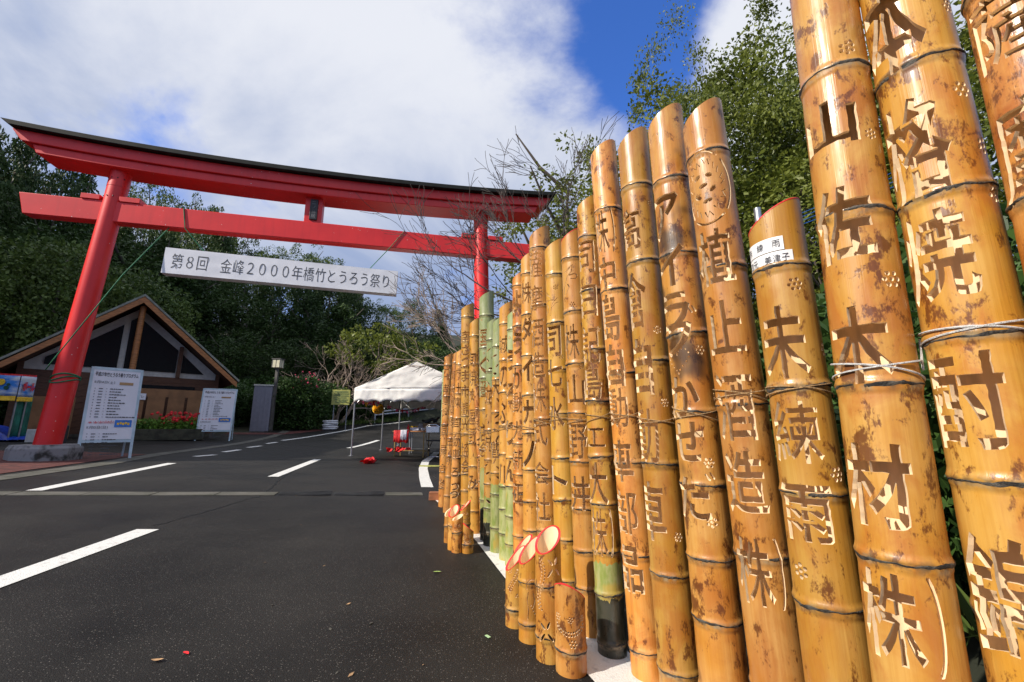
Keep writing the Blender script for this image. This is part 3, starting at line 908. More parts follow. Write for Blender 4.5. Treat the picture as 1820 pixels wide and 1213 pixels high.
def node_mesh(R, rad, n, cuts, face_az, rnd, seg=72):
    mb = MB(); ring = []
    ph = rnd.uniform(0, 6); tilt = rnd.uniform(-.0015, .0015)
    prof = ((-.0052, .0002), (-.0034, .0009), (-.001, .0011), (.0016, .0009), (.0030, .0001))
    rows = []
    for k in range(seg):
        s = -pi*R+2*pi*R*k/seg; a = face_az-s/R
        wob = .0011*sin(5*a+ph)+.0009*sin(11*a+ph*2)+rnd.uniform(-.0006, .0006)
        wd = .72+.35*sin(3*a+ph)+rnd.uniform(-.25, .25)
        row = []
        for dz, dr in prof:
            z = n+dz*max(.45, wd)+wob+tilt*sin(a)*4
            q = rad(z)+dr*.75
            row.append(Vector((-sin(a)*q, -cos(a)*q, z)))
        rows.append(row)
    vs = [p for r_ in rows for p in r_]; m = len(prof); fs = []
    sgrid = [-pi*R+2*pi*R*k/seg for k in range(seg)]
    hole = [in_cut(Vector((s, n)), cuts) for s in sgrid]
    for k in range(seg):
        k2 = (k+1) % seg
        if hole[k] or hole[k2]: continue
        for j in range(m-1): fs.append((k*m+j, k2*m+j, k2*m+j+1, k*m+j+1))
    mb.add(vs, fs)
    return mb
def rim_mesh(R, rad, top, wall, face_az, seg=48, drop=.0025):
    """painted edge that follows the slanting cut"""
    mb = MB(); rows = []
    for k in range(seg):
        s = -pi*R+2*pi*R*k/seg; a = face_az-s/R; z = top(s)
        r = rad(z)
        rows.append([Vector((-sin(a)*q, -cos(a)*q, zz)) for q, zz in ((r+.0007, z-drop), (r+.0007, z+.0007), (r-wall-.0007, z+.0007), (r-wall-.0007, z-drop))])
    vs = [p for r_ in rows for p in r_]; fs = []
    for k in range(seg):
        k2 = (k+1) % seg
        for j in range(3): fs.append((k*4+j, k2*4+j, k2*4+j+1, k*4+j+1))
    fs = [f[::-1] for f in fs]
    return mb.add(vs, fs)
def tangent_center(px, py, R, depth):
    """centre (at depth) of a culm whose left limb is seen at this bearing, and the height there"""
    d = pix_ray(px, py); lat = d.x/d.y
    x = lat*depth+R*sqrt(1+lat*lat)
    dist = sqrt(x*x+depth*depth)
    return x, EYE+d.z/sqrt(d.x**2+d.y**2)*sqrt(max(dist*dist-R*R, 1e-6))
def make_pole(key, label, D, depth, l1, l2, top_px, tone, scorch, face, glyphs=(), flowers=(), nodes=(), extra=None, cut=.52,
              green_h=-1, green_top=99, dark_h=-1, soot=.0, H=None, rim=False, fat=.020, gw=1.66, hi=None, depth_top=None, group='carved bamboo poles lashed in a row'):
    """l1/l2 = (x, y) of the left limb high and low; heights of characters, flowers and joints are given as seen"""
    R = D/2; rnd = random.Random(hash(key) % 9999 if isinstance(key, int) else sum(map(ord, key))*7)
    x1, h1 = tangent_center(*l1, R, depth); x2, h2 = tangent_center(*l2, R, depth)
    kx = (x1-x2)/(h1-h2)
    xb = x2-kx*h2; gb = gz(xb, depth)
    xb = x2-kx*(h2-gb)
    ang = math.atan(kx)
    rot = Matrix.Rotation(ang, 4, 'Y')
    view_az = lambda z: atan2(xb+kx*(z-gb), depth)
    def hz(py):
        # height on the pole's near side seen at picture row py
        z = EYE
        for _ in range(6):
            xc = xb+kx*(z-gb)
            lo = 910+FPX*(-1.5); hi_ = 910+FPX*1.6
            dist = sqrt(xc*xc+depth*depth)-R; az = atan2(xc, depth)
            # ray with this row and azimuth
            v = (606.5-py)/FPX
            yc = cos(PITCH)-sin(PITCH)*v; zc = sin(PITCH)+cos(PITCH)*v
            u = math.tan(az)*yc
            z = EYE+zc/sqrt(u*u+yc*yc)*dist
        return (z-gb)/cos(ang)
    def top_h(py, far=0.0):
        z = EYE
        v = (606.5-py)/FPX
        yc = cos(PITCH)-sin(PITCH)*v; zc = sin(PITCH)+cos(PITCH)*v
        for _ in range(6):
            xc = xb+kx*(z-gb); az = atan2(xc, depth); u = math.tan(az)*yc
            z = EYE+zc/sqrt(u*u+yc*yc)*(sqrt(xc*xc+depth*depth)+far)
        return (z-gb)/cos(ang)
    if H is None:
        H = (top_h(top_px[0])+top_h(top_px[1]))/2
    groups = []
    fa = radians(face)
    w = R*gw
    for gl in glyphs:
        ch, y, hp = gl[:3]
        z0, z1 = hz(y+hp/2), hz(y-hp/2)
        h = (z1-z0)*.94
        par = len(gl) > 3 and gl[3] == ')'
        ww = w*(gl[4] if len(gl) > 4 else 1)*(.82 if par else 1)
        groups += char_groups(ch, (-.0 if not par else -w*.06), (z0+z1)/2, ww, h, fat, False, .0007 if depth < 2.2 else 0)
        if par:
            cx = w*.12; rr = h*.62
            groups.append({'cut': [stroke([(cx+w*.30+.16*w*cos(t), (z0+z1)/2+rr*.9*sin(t)) for t in [-1.15+2.3*k/9 for k in range(10)]], .007, .007)], 'keep': []})
    for fx, fy, fr in flowers:
        z = hz(fy)
        d = pix_ray(fx, fy); lat = atan2(d.x, d.y)
        zc = gb+z*cos(ang); xc = xb+kx*(zc-gb); dist = sqrt(xc*xc+depth*depth); caz = atan2(xc, depth)
        q = max(-.97, min(.97, sin(lat-caz)*dist/R))
        az = caz - math.asin(q)          # azimuth (from -Y to -X) of the surface point
        s = -(az-fa)*R
        groups.append({'cut': flower(s, z, fr*1.28, 9), 'keep': []})
    if extra: groups += extra(R, w, hz)
    nd = sorted(n for n in (hz(y) for y in nodes) if .03 < n < H-.05)
    # joints go on below the frame
    if nd:
        sp = (nd[-1]-nd[0])/max(len(nd)-1, 1) if len(nd) > 1 else .22
        n = nd[0]-sp*.8
        while n > .05: nd.insert(0, n); n -= sp*.75
        n = nd[-1]+sp
        while n < H-.12: nd.append(n); n += sp
    far = depth > 2.6
    me, rad, top, cuts = bamboo_mesh('culm', R, H, cut, radians(hi) if hi is not None else atan2(xb+kx*1.2, depth)-radians(78), nd, groups, fa, seed=rnd.randint(0, 999), nu=48 if far else 72, step=.07 if far else .05)
    root = thing('bamboo_pole', label, 'bamboo pole', (xb, depth, gb), 0, group)
    root.rotation_euler = (0, ang, 0)
    c = bpy.data.objects.new('culm', me); COL.objects.link(c); c.parent = root
    for k, v in (('tone', tone), ('scorch', scorch), ('green_h', green_h), ('green_top', green_top), ('dark_h', dark_h), ('soot', soot), ('seed', rnd.uniform(0, 10))):
        c[k] = float(v)
    for n in nd:
        node_mesh(R, rad, n, cuts, fa, rnd, 40 if far else 72).build('node_ring', M['nodering'], root, 'all')
    if rim: rim_mesh(R, rad, top, .009, fa).build('red_rim', M['redrim'], root)
    POLES[key] = dict(x=xb, y=depth, g=gb, kx=kx, R=R, H=H, root=root, fa=fa, hz=hz, rad=rad, ang=ang)
    return root
# ================================================================== the red gate
TA, TB = Vector((-7.65, 7.55)), Vector((-.71, 9.23))
TX = (TB-TA).normalized(); TN = Vector((TX.y, -TX.x))            # TN points to the viewer
TROT = atan2(TX.y, TX.x)
SPAN = (TB-TA).length; MID = SPAN/2
def tp(s, z, n=0.0): return Vector((TA.x+TX.x*s+TN.x*n, TA.y+TX.y*s+TN.y*n, z))
gate = thing('torii_gate', 'large red torii gate with dark curved roof beam spanning the road', 'gate', (TA.x+TX.x*MID, TA.y+TX.y*MID, 0))
def gchild(mb, nm, m, smooth=False, bevel=0):
    o = mb.build(nm, m, None, smooth, bevel)
    o.data.transform(Matrix.Translation(-gate.location)); o.parent = gate
    return o
def beam(s0t, s1t, s0b, s1b, zt, zb, w, m, nm, n=40, bevel=.012):
    """beam between two height curves, ends slanted from top to bottom"""
    mb = MB(); rings = []
    for i in range(n+1):
        t = i/n; st = s0t+(s1t-s0t)*t; sb = s0b+(s1b-s0b)*t
        rings.append([tp(sb, zb(sb), w/2), tp(sb, zb(sb), -w/2), tp(st, zt(st), -w/2), tp(st, zt(st), w/2)])
    vs = [p for r in rings for p in r]; fs = []
    for i in range(n):
        for k in range(4):
            a = i*4+k; b = i*4+(k+1) % 4; fs.append((a, b, b+4, a+4)[::-1])
    fs += [(0, 1, 2, 3)[::-1] if False else (0, 1, 2, 3), tuple(range(4*n, 4*n+4))[::-1]]
    mb.add(vs, fs)
    return gchild(mb, nm, m, False, bevel)
def curve(s): return .215*abs((s-MID)/5.2)**2.2
ztop = lambda s: 6.14+curve(s)
beam(-1.74, SPAN+1.74, -1.60, SPAN+1.60, ztop, lambda s: ztop(s)-.10, .84, M['roofcap'], 'roof_cap')
beam(-1.62, SPAN+1.62, -1.44, SPAN+1.44, lambda s: ztop(s)-.103, lambda s: ztop(s)-.315, .62, M['red'], 'upper_beam')
beam(-1.30, SPAN+1.30, -1.22, SPAN+1.22, lambda s: ztop(s)-.318, lambda s: ztop(s)-.485, .52, M['red'], 'lower_beam')
beam(-1.44, SPAN+1.44, -1.32, SPAN+1.32, lambda s: 5.105, lambda s: 4.695, .22, M['red'], 'tie_beam', 12)
def pillar(s_top, s_bot, zb, nm='pillar'):
    mb = MB(); N_ = 28; vs = []; fs = []
    zs = [zb, zb+.4, 2, 4, 5.42, 5.422, 5.80]
    for z in zs:
        t = (z-zb)/(5.80-zb); s = s_bot+(s_top-s_bot)*t; r = .178-.018*t+(.004 if z > 5.421 else 0)
        c = tp(s, z)
        for k in range(N_): vs.append(c+Vector((r*cos(2*pi*k/N_), r*sin(2*pi*k/N_), 0)))
    for i in range(len(zs)-1):
        for k in range(N_):
            a = i*N_+k; b = i*N_+(k+1) % N_; fs.append((a, b, b+N_, a+N_))
    fs += [tuple(range(N_))[::-1], tuple(range(len(vs)-N_, len(vs)))]
    mb.add(vs, fs); p = gchild(mb, nm, M['red'], True)
    bb = MB()
    for z in (5.2, 5.58):
        for a in (-2.2, -1.6, -1.0, -.4):
            t = (z-zb)/(5.80-zb); c = tp(s_bot+(s_top-s_bot)*t, z); r = .166
            bb.ball(c+Vector((r*cos(a), r*sin(a), 0)), .012, 6, 4)
    o = bb.build('bolt', M['black']); o['kind'] = 'stuff'; o.data.transform(Matrix.Translation(-gate.location)); o.parent = p
    return p
pillar(.0, -.28, gz(-7.9, 7.5)+.25); pillar(SPAN-.03, SPAN+.12, gz(-.6, 9.26)+.2)
for s in (-.02, SPAN+.01):
    r = Matrix.Rotation(TROT, 3, 'Z')
    gchild(MB().box(tp(s-.33, 5.158), (.30, .26, .10), r), 'wedge', M['red'], False, .006); gchild(MB().box(tp(s+.30, 5.158), (.34, .26, .10), r), 'wedge', M['red'], False, .006)
mb = MB(); mb.box(tp(MID-.04, 5.385), (.34, .20, .57), Matrix.Rotation(TROT, 3, 'Z')); gchild(mb, 'centre_strut', M['red'], False, .008)
mb = MB(); mb.box(tp(MID-.03, 5.38, .115), (.15, .035, .46), Matrix.Rotation(TROT, 3, 'Z')); pq = gchild(mb, 'name_plaque', M['black'], False, .004)
def wall_text(body, cap, org, rz, m, par=None, name='lettering', vertical=False, fat=0.0, tilt=0.0, spacing=1.0, narrow=1.0):
    if vertical:
        mb = MB(); n = len(body)
        for i, ch in enumerate(body):
            t = flat_text(ch, cap, 1, fat)
            mb.add([(v[0], v[1], v[2]-(i-(n-1)/2)*cap*1.12) for v in t.v], t.f)
    else: mb = flat_text(body, cap, spacing, fat, narrow)
    o = mb.build(name, m, None)
    o.data.transform(Matrix.Translation(org) @ Matrix.Rotation(rz, 4, 'Z') @ Matrix.Rotation(tilt, 4, 'Y'))
    if par is not None:
        r = par
        while r.parent: r = r.parent
        o.data.transform(Matrix.Translation(-r.location)); o.parent = par
    return o
wall_text('二ノ鳥居', .09, tp(MID-.03, 5.38, .1345), TROT, M['concrete'], pq, 'lettering', True)
for s, x0, y0 in ((-.29, 0, 0), (SPAN+.12, 0, 0)):
    c = tp(s, 0); z0 = gz(c.x, c.y)
    b = MB()
    n = 8; pr = []
    for r, z in ((.47, -.1), (.47, .19), (.44, .235), (.44, .25)): pr.append((r, z))
    b.lathe(pr, (0, 0, 0), 8)
    o = b.build('pillar_base', M['concrete'], None, False, .01, (c.x, c.y, z0)); o.rotation_euler = (0, 0, TROT+pi/8)
    tag(o, 'stained grey stone base under the left gate pillar' if s < 0 else 'stone base under the right gate pillar behind the poles', 'stone base')
# ---- hanging banner box
ban = thing('hanging_banner', 'long white banner box hung from the gate by green ropes', 'banner', tuple(tp(3.15, 3.96)), 0)
def bchild(mb, nm, m, **k):
    o = mb.build(nm, m, None, **k); o.data.transform(Matrix.Translation(-ban.location)); o.parent = ban; return o
tl = math.atan2(4.27-4.165, 5.32-.97)
R_b = Matrix.Rotation(TROT, 3, 'Z') @ Matrix.Rotation(tl, 3, 'Y')
mb = MB(); L_b, H_b, T_b = 4.33, .515, .20; nx, nz = 44, 6
for side in (1, -1):
    base = len(mb.v)
    for j in range(nz+1):
        for i in range(nx+1):
            x = -L_b/2+L_b*i/nx; z = -H_b/2+H_b*j/nz
            e = min(i, nx-i, 3)/3*min(j, nz-j, 1); side_n = 1
            y = -T_b/2*side+e*(.010*mnoise.noise(Vector((x*2.3, z*7, side)))+.006*mnoise.noise(Vector((x*9+z*9, z*3, 2))))
            mb.v.append(tuple(Vector(tp(3.15, 3.965))+R_b @ Vector((x, y, z))))
    for j in range(nz):
        for i in range(nx):
            a = base+j*(nx+1)+i; f = (a, a+1, a+nx+2, a+nx+1)
            mb.f.append(f if side == 1 else f[::-1]); mb.m.append(0)
n1 = (nx+1)*(nz+1)
for i in range(nx):
    for row in (0, nz):
        a = row*(nx+1)+i; f = (a+1, a, n1+a, n1+a+1); mb.f.append(f if row == 0 else f[::-1]); mb.m.append(0)
for j in range(nz):
    for colm in (0, nx):
        a = j*(nx+1)+colm; f = (a, a+nx+1, n1+a+nx+1, n1+a); mb.f.append(f if colm == 0 else f[::-1]); mb.m.append(0)
bchild(mb, 'banner_box', M['banner'], smooth=True)
ft = flat_text('第８回 金峰２０００年橋竹とうろう祭り', .29, 1.0, -.004)
xs = [v[0] for v in ft.v]; k = 4.02/(max(xs)-min(xs))
def sag_y(x, z): return .010*mnoise.noise(Vector((x*2.3, z*7, 1)))+.006*mnoise.noise(Vector((x*9+z*9, z*3, 2)))
ft.v = [tuple(Vector(tp(3.15, 3.965))+R_b @ Vector((v[0]*k, -T_b/2-.003+3*sag_y(v[0]*k, v[2]*1.12)*min(1, max(0, (.23-abs(v[2]*1.12))/.086))/3*3/3, v[2]*1.12))) for v in ft.v]
bchild(ft, 'lettering', M['ink'])
def rope_line(pts, m, r, label, nm='rope'):
    o = MB().tube(pts, r, 6).build(nm, m, None, True); return tag(o, label, 'rope')
rope_line([tp(1.19, 5.115, .12), tp(1.27, 4.69, .125), tp(1.62, 4.27, .04), tp(1.65, 4.262, 0)], M['rope'], .010, 'green rope tying the left end of the white banner to the gate')
rope_line([tp(5.42, 5.115, .12), tp(5.13, 4.69, .125), tp(4.72, 4.19, .02)], M['rope'], .008, 'green rope tying the right end of the white banner to the gate')
rope_line([tp(.97, 4.69, .06), tp(.5, 3.6, .3), tp(-.15, 2.0, .45), tp(-.42, 1.85, .17)], M['rope'], .009, 'taut green guy rope running down from the beam to the left pillar')
q0 = tp(5.65, 4.69); q1 = at(812, 632, 9.6)
rope_line([q0, (q0+q1)/2+Vector((0, 0, -.06)), q1], M['rope'], .006, 'thin green line slanting down behind the far end of the poles')
wr = MB()
for i in range(3):
    pts = []
    for k in range(21):
        a = 2*pi*k/20; z = 1.68+.035*i+.03*sin(a+i); t = (z-.55)/5.25; c = tp(-.28+.28*t, z); r = .186
        pts.append(c+Vector((r*cos(a), r*sin(a), .02*cos(2*a+i))))
    wr.tube(pts, .012, 5)
tag(wr.build('rope_binding', M['rope'], None, True), 'green rope wound round the left gate pillar at shoulder height', 'rope')

# ================================================================== the public toilet building
bl = Vector((-12.15, 13.55)); bx = Vector((.725, .69)).normalized(); by = Vector((-bx.y, bx.x)); BROT = atan2(bx.y, bx.x)
bz = .50
house = thing('toilet_building', 'gabled wooden toilet building with white trimmed gable windows', 'building', (bl.x, bl.y, bz), BROT)
def hb(nm, m, boxes, par=None, bevel=0, rot=None):
    mb = MB()
    for c, s in boxes: mb.box(c, s, rot)
    return mb.build(nm, m, par or house, False, bevel)
HW, EAVE, RIDGE_Z, DEP = 2.45, 2.02, 4.62, 6.5
sl_ = (RIDGE_Z-EAVE)/2.95
# timber walls (local x along the front, y to the back)
def board_wall(x0, x1, z0, z1, y, m, nm, par, th=.10, bh=.19):
    w = MB().box(((x0+x1)/2, y+.06, (z0+z1)/2), (x1-x0, .06, z1-z0)).build(nm, m, par)
    nb = max(1, int((z1-z0)/bh))
    me = MB().box((0, 0, 0), (x1-x0, .022, bh-.008)).mesh('board', m)
    for i in range(nb):
        o = bpy.data.objects.new('board', me); COL.objects.link(o); o.parent = w; o.location = ((x0+x1)/2, y+.016+random.uniform(-.003, .003), z0+bh*(i+.5))
    return w
board_wall(-HW, HW, 0, 2.10, .9, M['darkwood'], 'front_wall', house)
for sx in (-1, 1):
    MB().box((sx*HW, .9+DEP/2, 1.2), (.12, DEP, 2.4)).build('side_wall', M['darkwood'], house)
MB().box((0, .9+DEP, 1.3), (2*HW, .12, 2.6)).build('back_wall', M['darkwood'], house)
def zr(x, off=0): return RIDGE_Z-abs(x)*sl_-off
# gable infill: dark panes framed in white
gab = MB().prism([(-HW, 1.0, 2.10), (HW, 1.0, 2.10), (HW, 1.0, zr(HW, .2)), (0, 1.0, zr(0, .2)), (-HW, 1.0, zr(-HW, .2))], (0, .05, 0)).build('gable_wall', M['plaster'], house)
def pane(poly): 
    return MB().prism([(x, .965, z) for x, z in poly], (0, .03, 0)).build('gable_window', M['glassdark'], house)
b0 = 2.28
pane([(-2.0, b0), (-1.42, b0), (-1.42, zr(1.42, .46)), (-2.0, zr(2.0, .36))])
pane([(-1.28, b0), (-.36, b0), (-.36, zr(.36, .52)), (-1.28, zr(1.28, .5))])
pane([(.12, b0), (1.18, b0), (1.18, zr(1.18, .5)), (.12, zr(.12, .52))])
pane([(1.34, b0), (2.02, b0), (1.34, zr(1.34, .5))])
pane([(-.20, b0), (.0, b0), (.0, zr(0, .5)), (-.20, zr(.2, .5))])
for x in (-1.35, 1.26): MB().box((x, .90, (2.1+zr(x, .3))/2), (.11, .10, zr(x, .3)-2.1)).build('gable_post', M['darkwood'], house)
# roof: two slabs, fascia boards
for sx in (-1, 1):
    p = [(0, -.02, RIDGE_Z+.10), (sx*2.98, -.02, EAVE+.06), (sx*2.98, -.02, EAVE-.02), (0, -.02, RIDGE_Z+.02)]
    if sx > 0: p = p[::-1]
    MB().prism(p, (0, DEP+1.4, 0)).build('roof_slope', M['rooftile'], house)
    p = [(0, 0, RIDGE_Z+.015), (sx*2.92, 0, EAVE-.025), (sx*2.92, 0, EAVE-.21), (0, 0, RIDGE_Z-.20)]
    if sx > 0: p = p[::-1]
    MB().prism(p, (0, .07, 0)).build('fascia', M['timber'], house)
    p = [(sx*.02, .08, RIDGE_Z-.03), (sx*2.85, .08, EAVE-.05), (sx*2.85, .08, EAVE-.10), (sx*.02, .08, RIDGE_Z-.08)]
    if sx > 0: p = p[::-1]
    MB().prism(p, (0, DEP+1.2, 0)).build('soffit', M['darkwood'], house)
MB().tube([(0, .30, -.02), (.02, .30, 4.35)], .085, 12).build('ridge_post', M['timber'], house, True)
MB().box((-.02, .3, .02), (.3, .3, .12)).build('post_foot', M['slab'], house)
# privacy screen in front with three slots
sc_ = MB()
x0, x1, zt = -.12, 2.15, 1.62
slots = ((.42, .50), (.95, 1.03), (1.47, 1.55))
edges = [x0]+[e for s in slots for e in s]+[x1]
for i in range(0, len(edges), 2): sc_.box(((edges[i]+edges[i+1])/2, .05, zt/2), (edges[i+1]-edges[i], .09, zt))
sc_.box(((x0+x1)/2, .05, zt-.13), (x1-x0-.004, .086, .255)); sc_.box(((x0+x1)/2, .05, .12), (x1-x0-.004, .086, .23))
sc_.build('privacy_screen', M['screen'], house)
MB().box((-1.55, -.1, .62), (.85, .09, 1.25)).build('side_screen', M['screen'], house)
MB().box((1.05, .86, 1.72), (1.5, .05, .16)).build('opening_shade', M['glassdark'], house)  # near-black panel painted as the shade inside an opening
ts = MB().box((.28, -.02, 1.35), (.34, .025, .20)).build('toilet_sign', M['paper'], house)
t = flat_text('トイレ', .092, 1.0, .012); t.v = [(v[0]+.28, v[1]-.0345, v[2]+1.35) for v in t.v]; t.build('lettering', M['inkdark'], ts)
gs = MB().box((2.05+.55, .82, 1.02), (.62, .03, .16)).build('notice_board', M['greensign'], house)
gs2 = MB().box((2.6, .82, 1.02-.0), (.62, .03, .40)).build('green_notice', M['greensign'], house)
bpy.data.objects.remove(gs, do_unlink=True)
MB().box((2.6, .802, 1.165), (.60, .012, .10)).build('notice_header', M['paper'], gs2)
t = flat_text('みんなのトイレ', .062, 1.0, .01); t.v = [(v[0]*.9+2.6, v[1]+.794, v[2]+1.165) for v in t.v]; t.build('lettering', M['inkdark'], gs2)
lnm = MB()
for i in range(4): lnm.box((2.6, .8035, 1.075-.055*i), (.46-.06*(i % 2), .004, .018))
lnm.build('notice_lines', M['whitepaint'], gs2)
for i in range(9):      # low footing course
    MB().box((-2.2+.55*i, .86, .09), (.53, .06, .17)).build('footing_block', M['slab'], house)
# ---- planter with red flowers
pl = thing('flower_planter', 'mossy stone planter with red flowers in front of the toilet building', 'planter', (bl.x+bx.x*.75-by.x*.75, bl.y+bx.y*.75-by.y*.75, bz), BROT)
mb = MB()
for c, s in (((0, -.27, .16), (2.5, .08, .34)), ((0, .27, .16), (2.5, .08, .34)), ((-1.21, 0, .16), (.08, .459, .335)), ((1.21, 0, .16), (.08, .459, .335))): mb.box(c, s)
mb.build('trough', M['moss'], pl, False, .01)
MB().box((0, 0, .24), (2.33, .455, .1)).build('soil', M['earth'], pl)
def leafcloud(n, fpos, size, up=.3, fold=.25, long=1.6):
    mb = MB()
    for i in range(n):
        p, nrm = fpos(); 
        d = Vector((random.gauss(0, 1), random.gauss(0, 1), random.gauss(0, .6)+up)).normalized()
        if nrm is not None: d = (d*.9+nrm*.8).normalized()
        s = d.orthogonal().normalized(); s.rotate(Quaternion(d, random.uniform(0, 6.28)))
        L2 = size*random.uniform(.6, 1.3); w = L2/long
        c = d.cross(s)*w*fold
        mb.add([p, p+d*L2*.5+s*w*.5+c, p+d*L2, p+d*L2*.5-s*w*.5+c], [(0, 1, 2), (0, 2, 3)])
    return mb
def box_cloud(lx, ly, z0, h):
    def f():
        x = random.uniform(-lx, lx); y = random.uniform(-ly, ly)
        return Vector((x, y, z0+h*random.random()*(.6+.4*mnoise.noise(Vector((x*3, y*3, 5)))))), None
    return f
o = leafcloud(1600, box_cloud(1.17, .26, .28, .50), .11, .5).build('bedding_foliage', M['bed'], pl); o['kind'] = 'stuff'
fl = MB()
for i in range(70):
    x = random.choice((random.uniform(.1, 1.1), random.uniform(.35, .95), random.uniform(-.8, 1.1)))
    fl.ball((x, random.uniform(-.25, .15), random.uniform(.5, .84)), random.uniform(.028, .055), 6, 4, 0, .25)
o = fl.build('red_blossoms', M['redflower'], pl); o['kind'] = 'stuff'

# ================================================================== A-frame programme boards
def board(loc, rz, w, h, label, legs, title_fat=.02):
    t = thing('programme_board', label, 'sign board', loc, rz, 'festival programme boards')
    lean = Matrix.Rotation(radians(-7), 4, 'X')
    f = MB(); z0 = h*.19
    for sx in (-1, 1): f.box((sx*(w/2-.02), 0, h/2), (.04, .04, h))
    for z in (z0, h-.02): f.box((0, .001, z), (w-.078, .034, .05))
    fr = f.build('front_frame', M['blueframe'], t); fr.data.transform(lean)
    p = MB(); nx, nz = 10, 20; ww, hh = w-.08, h-z0-.06
    for j in range(nz+1):
        for i in range(nx+1):
            x, z = -ww/2+ww*i/nx, z0+.03+hh*j/nz
            e = .006*mnoise.noise(Vector((x*4, z*2.5, rz*3)))*(0 < i < nx)
            p.v.append((x, -.012+e, z))
    for j in range(nz):
        for i in range(nx): a = j*(nx+1)+i; p.f.append((a, a+1, a+nx+2, a+nx+1)); p.m.append(0)
    pp = p.build('programme_sheet', M['paper'], t, 'all'); pp.data.transform(lean)
    MB().box((0, .006, z0+.03+hh/2), (ww, .012, hh)).build('backing', M['plaster'], t).data.transform(lean)
    yy = -.0205
    def txt(body, cap, x, z, m=M['inkdark'], fat=.0, left=True, maxw=None):
        tx = flat_text(body, cap, 1.0, fat)
        if not tx.v: return
        xs = [v[0] for v in tx.v]; k = 1
        if maxw: k = min(1, maxw/(max(xs)-min(xs)))
        off = x-(min(xs)*k if left else 0)
        tx.v = [(v[0]*k+off, yy, v[2]+z) for v in tx.v]
        tx.build('lettering', m, pp).data.transform(lean)
    top = h-.13; 
    txt('平成27年竹とうろう祭りプログラム', .085, 0, top, fat=title_fat, left=False, maxw=ww*.92)
    txt('11月14日(土)', .058, -ww*.45, top-.15, maxw=ww*.42)
    lines = MB(); rr = random.Random(7)
    def row(z, n):
        lines.box((-ww*.42, yy, z), (.012, .003, .012)); lines.box((-ww*.30, yy, z), (.055, .003, .012))
        lines.box((-ww*.18, yy, z), (.014, .003, .006)); x = -ww*.11
        for k in range(n):
            l = rr.uniform(.02, .045); lines.box((x+l/2, yy, z), (l, .003, rr.uniform(.012, .020))); x += l+.008
    for i in range(11): row(top-.27-i*.052, rr.randint(3, 6)+(4 if i == 10 else 0))
    z2 = top-.27-11*.052-.06
    txt('11月15日(日)', .058, -ww*.45, z2-.075, maxw=ww*.42)
    for i in range(8): row(z2-.19-i*.052, rr.randint(2, 6)+(4 if i == 7 else 0))
    ob_ = lines.build('programme_lines', M['ink'], pp); ob_.data.transform(lean); ob_['kind'] = 'stuff'
    mp = MB()
    for i in range(5):
        cx, cz = -ww*.40+i*ww*.105, z2+.005
        for a in range(5):
            an = pi/2+(a-2)*.75; l = .022+.005*i
            mp.add([(cx, yy-.001, cz-.01), (cx+l*cos(an)-.006, yy-.001, cz+l*.7*sin(an)), (cx+1.5*l*cos(an), yy-.001, cz+1.3*l*sin(an)), (cx+l*cos(an)+.006, yy-.001, cz+l*.7*sin(an))], [(0, 1, 2), (0, 2, 3)])
    mp.v = [v for v in mp.v]
    om = mp.build('maple_leaf_print', M['redflower'], pp); om.data.transform(lean); om['kind'] = 'stuff'
    bl_ = MB().box((ww*.28, yy, z2-.005), (ww*.36, .003, .13)).build('blue_print', M['blue'], pp); bl_.data.transform(lean)
    yb = MB()
    for i in range(5): yb.box((ww*.28+(i-2)*ww*.055, yy-.002, z2-.01+.012*(i % 2)), (ww*.045, .003, .04))
    yb.build('orange_print', M['yellow'], pp).data.transform(lean)
    ob = MB().box((ww*.22, yy, top-.16), (ww*.30, .003, .05)).build('cream_label', M['card'], pp); ob.data.transform(lean)
    back = Matrix.Translation((0, .02, 0)) @ Matrix.Rotation(radians(13), 4, 'X')
    bk = MB()
    for sx in (-1, 1): bk.box((sx*(w/2-.05), 0, h*.485), (.03, .03, h*.97))
    bk.box((0, 0, h*.2), (w-.132, .026, .03))
    # the back leg frame hinges at the top and splays behind
    m_ = Matrix.Translation((0, h*sin(radians(7))+.02, h*cos(radians(7)))) @ Matrix.Rotation(radians(11), 4, 'X') @ Matrix.Translation((0, 0, -h))
    bk.build('back_frame', M['blueframe'], t).data.transform(m_)
    return t
s1 = (G(146, 817)+G(222, 814))/2; r1 = atan2(G(222, 814).y-G(146, 817).y, G(222, 814).x-G(146, 817).x)
board((-7.33, 7.93, gz(-7.33, 7.93)), radians(50), .74, 1.67, 'large programme board beside the left red pillar', 1)
board((-9.72, 14.2, gz(-9.72, 14.2)), radians(22), .98, 1.72, 'white programme board standing alone right of the planter', 1)

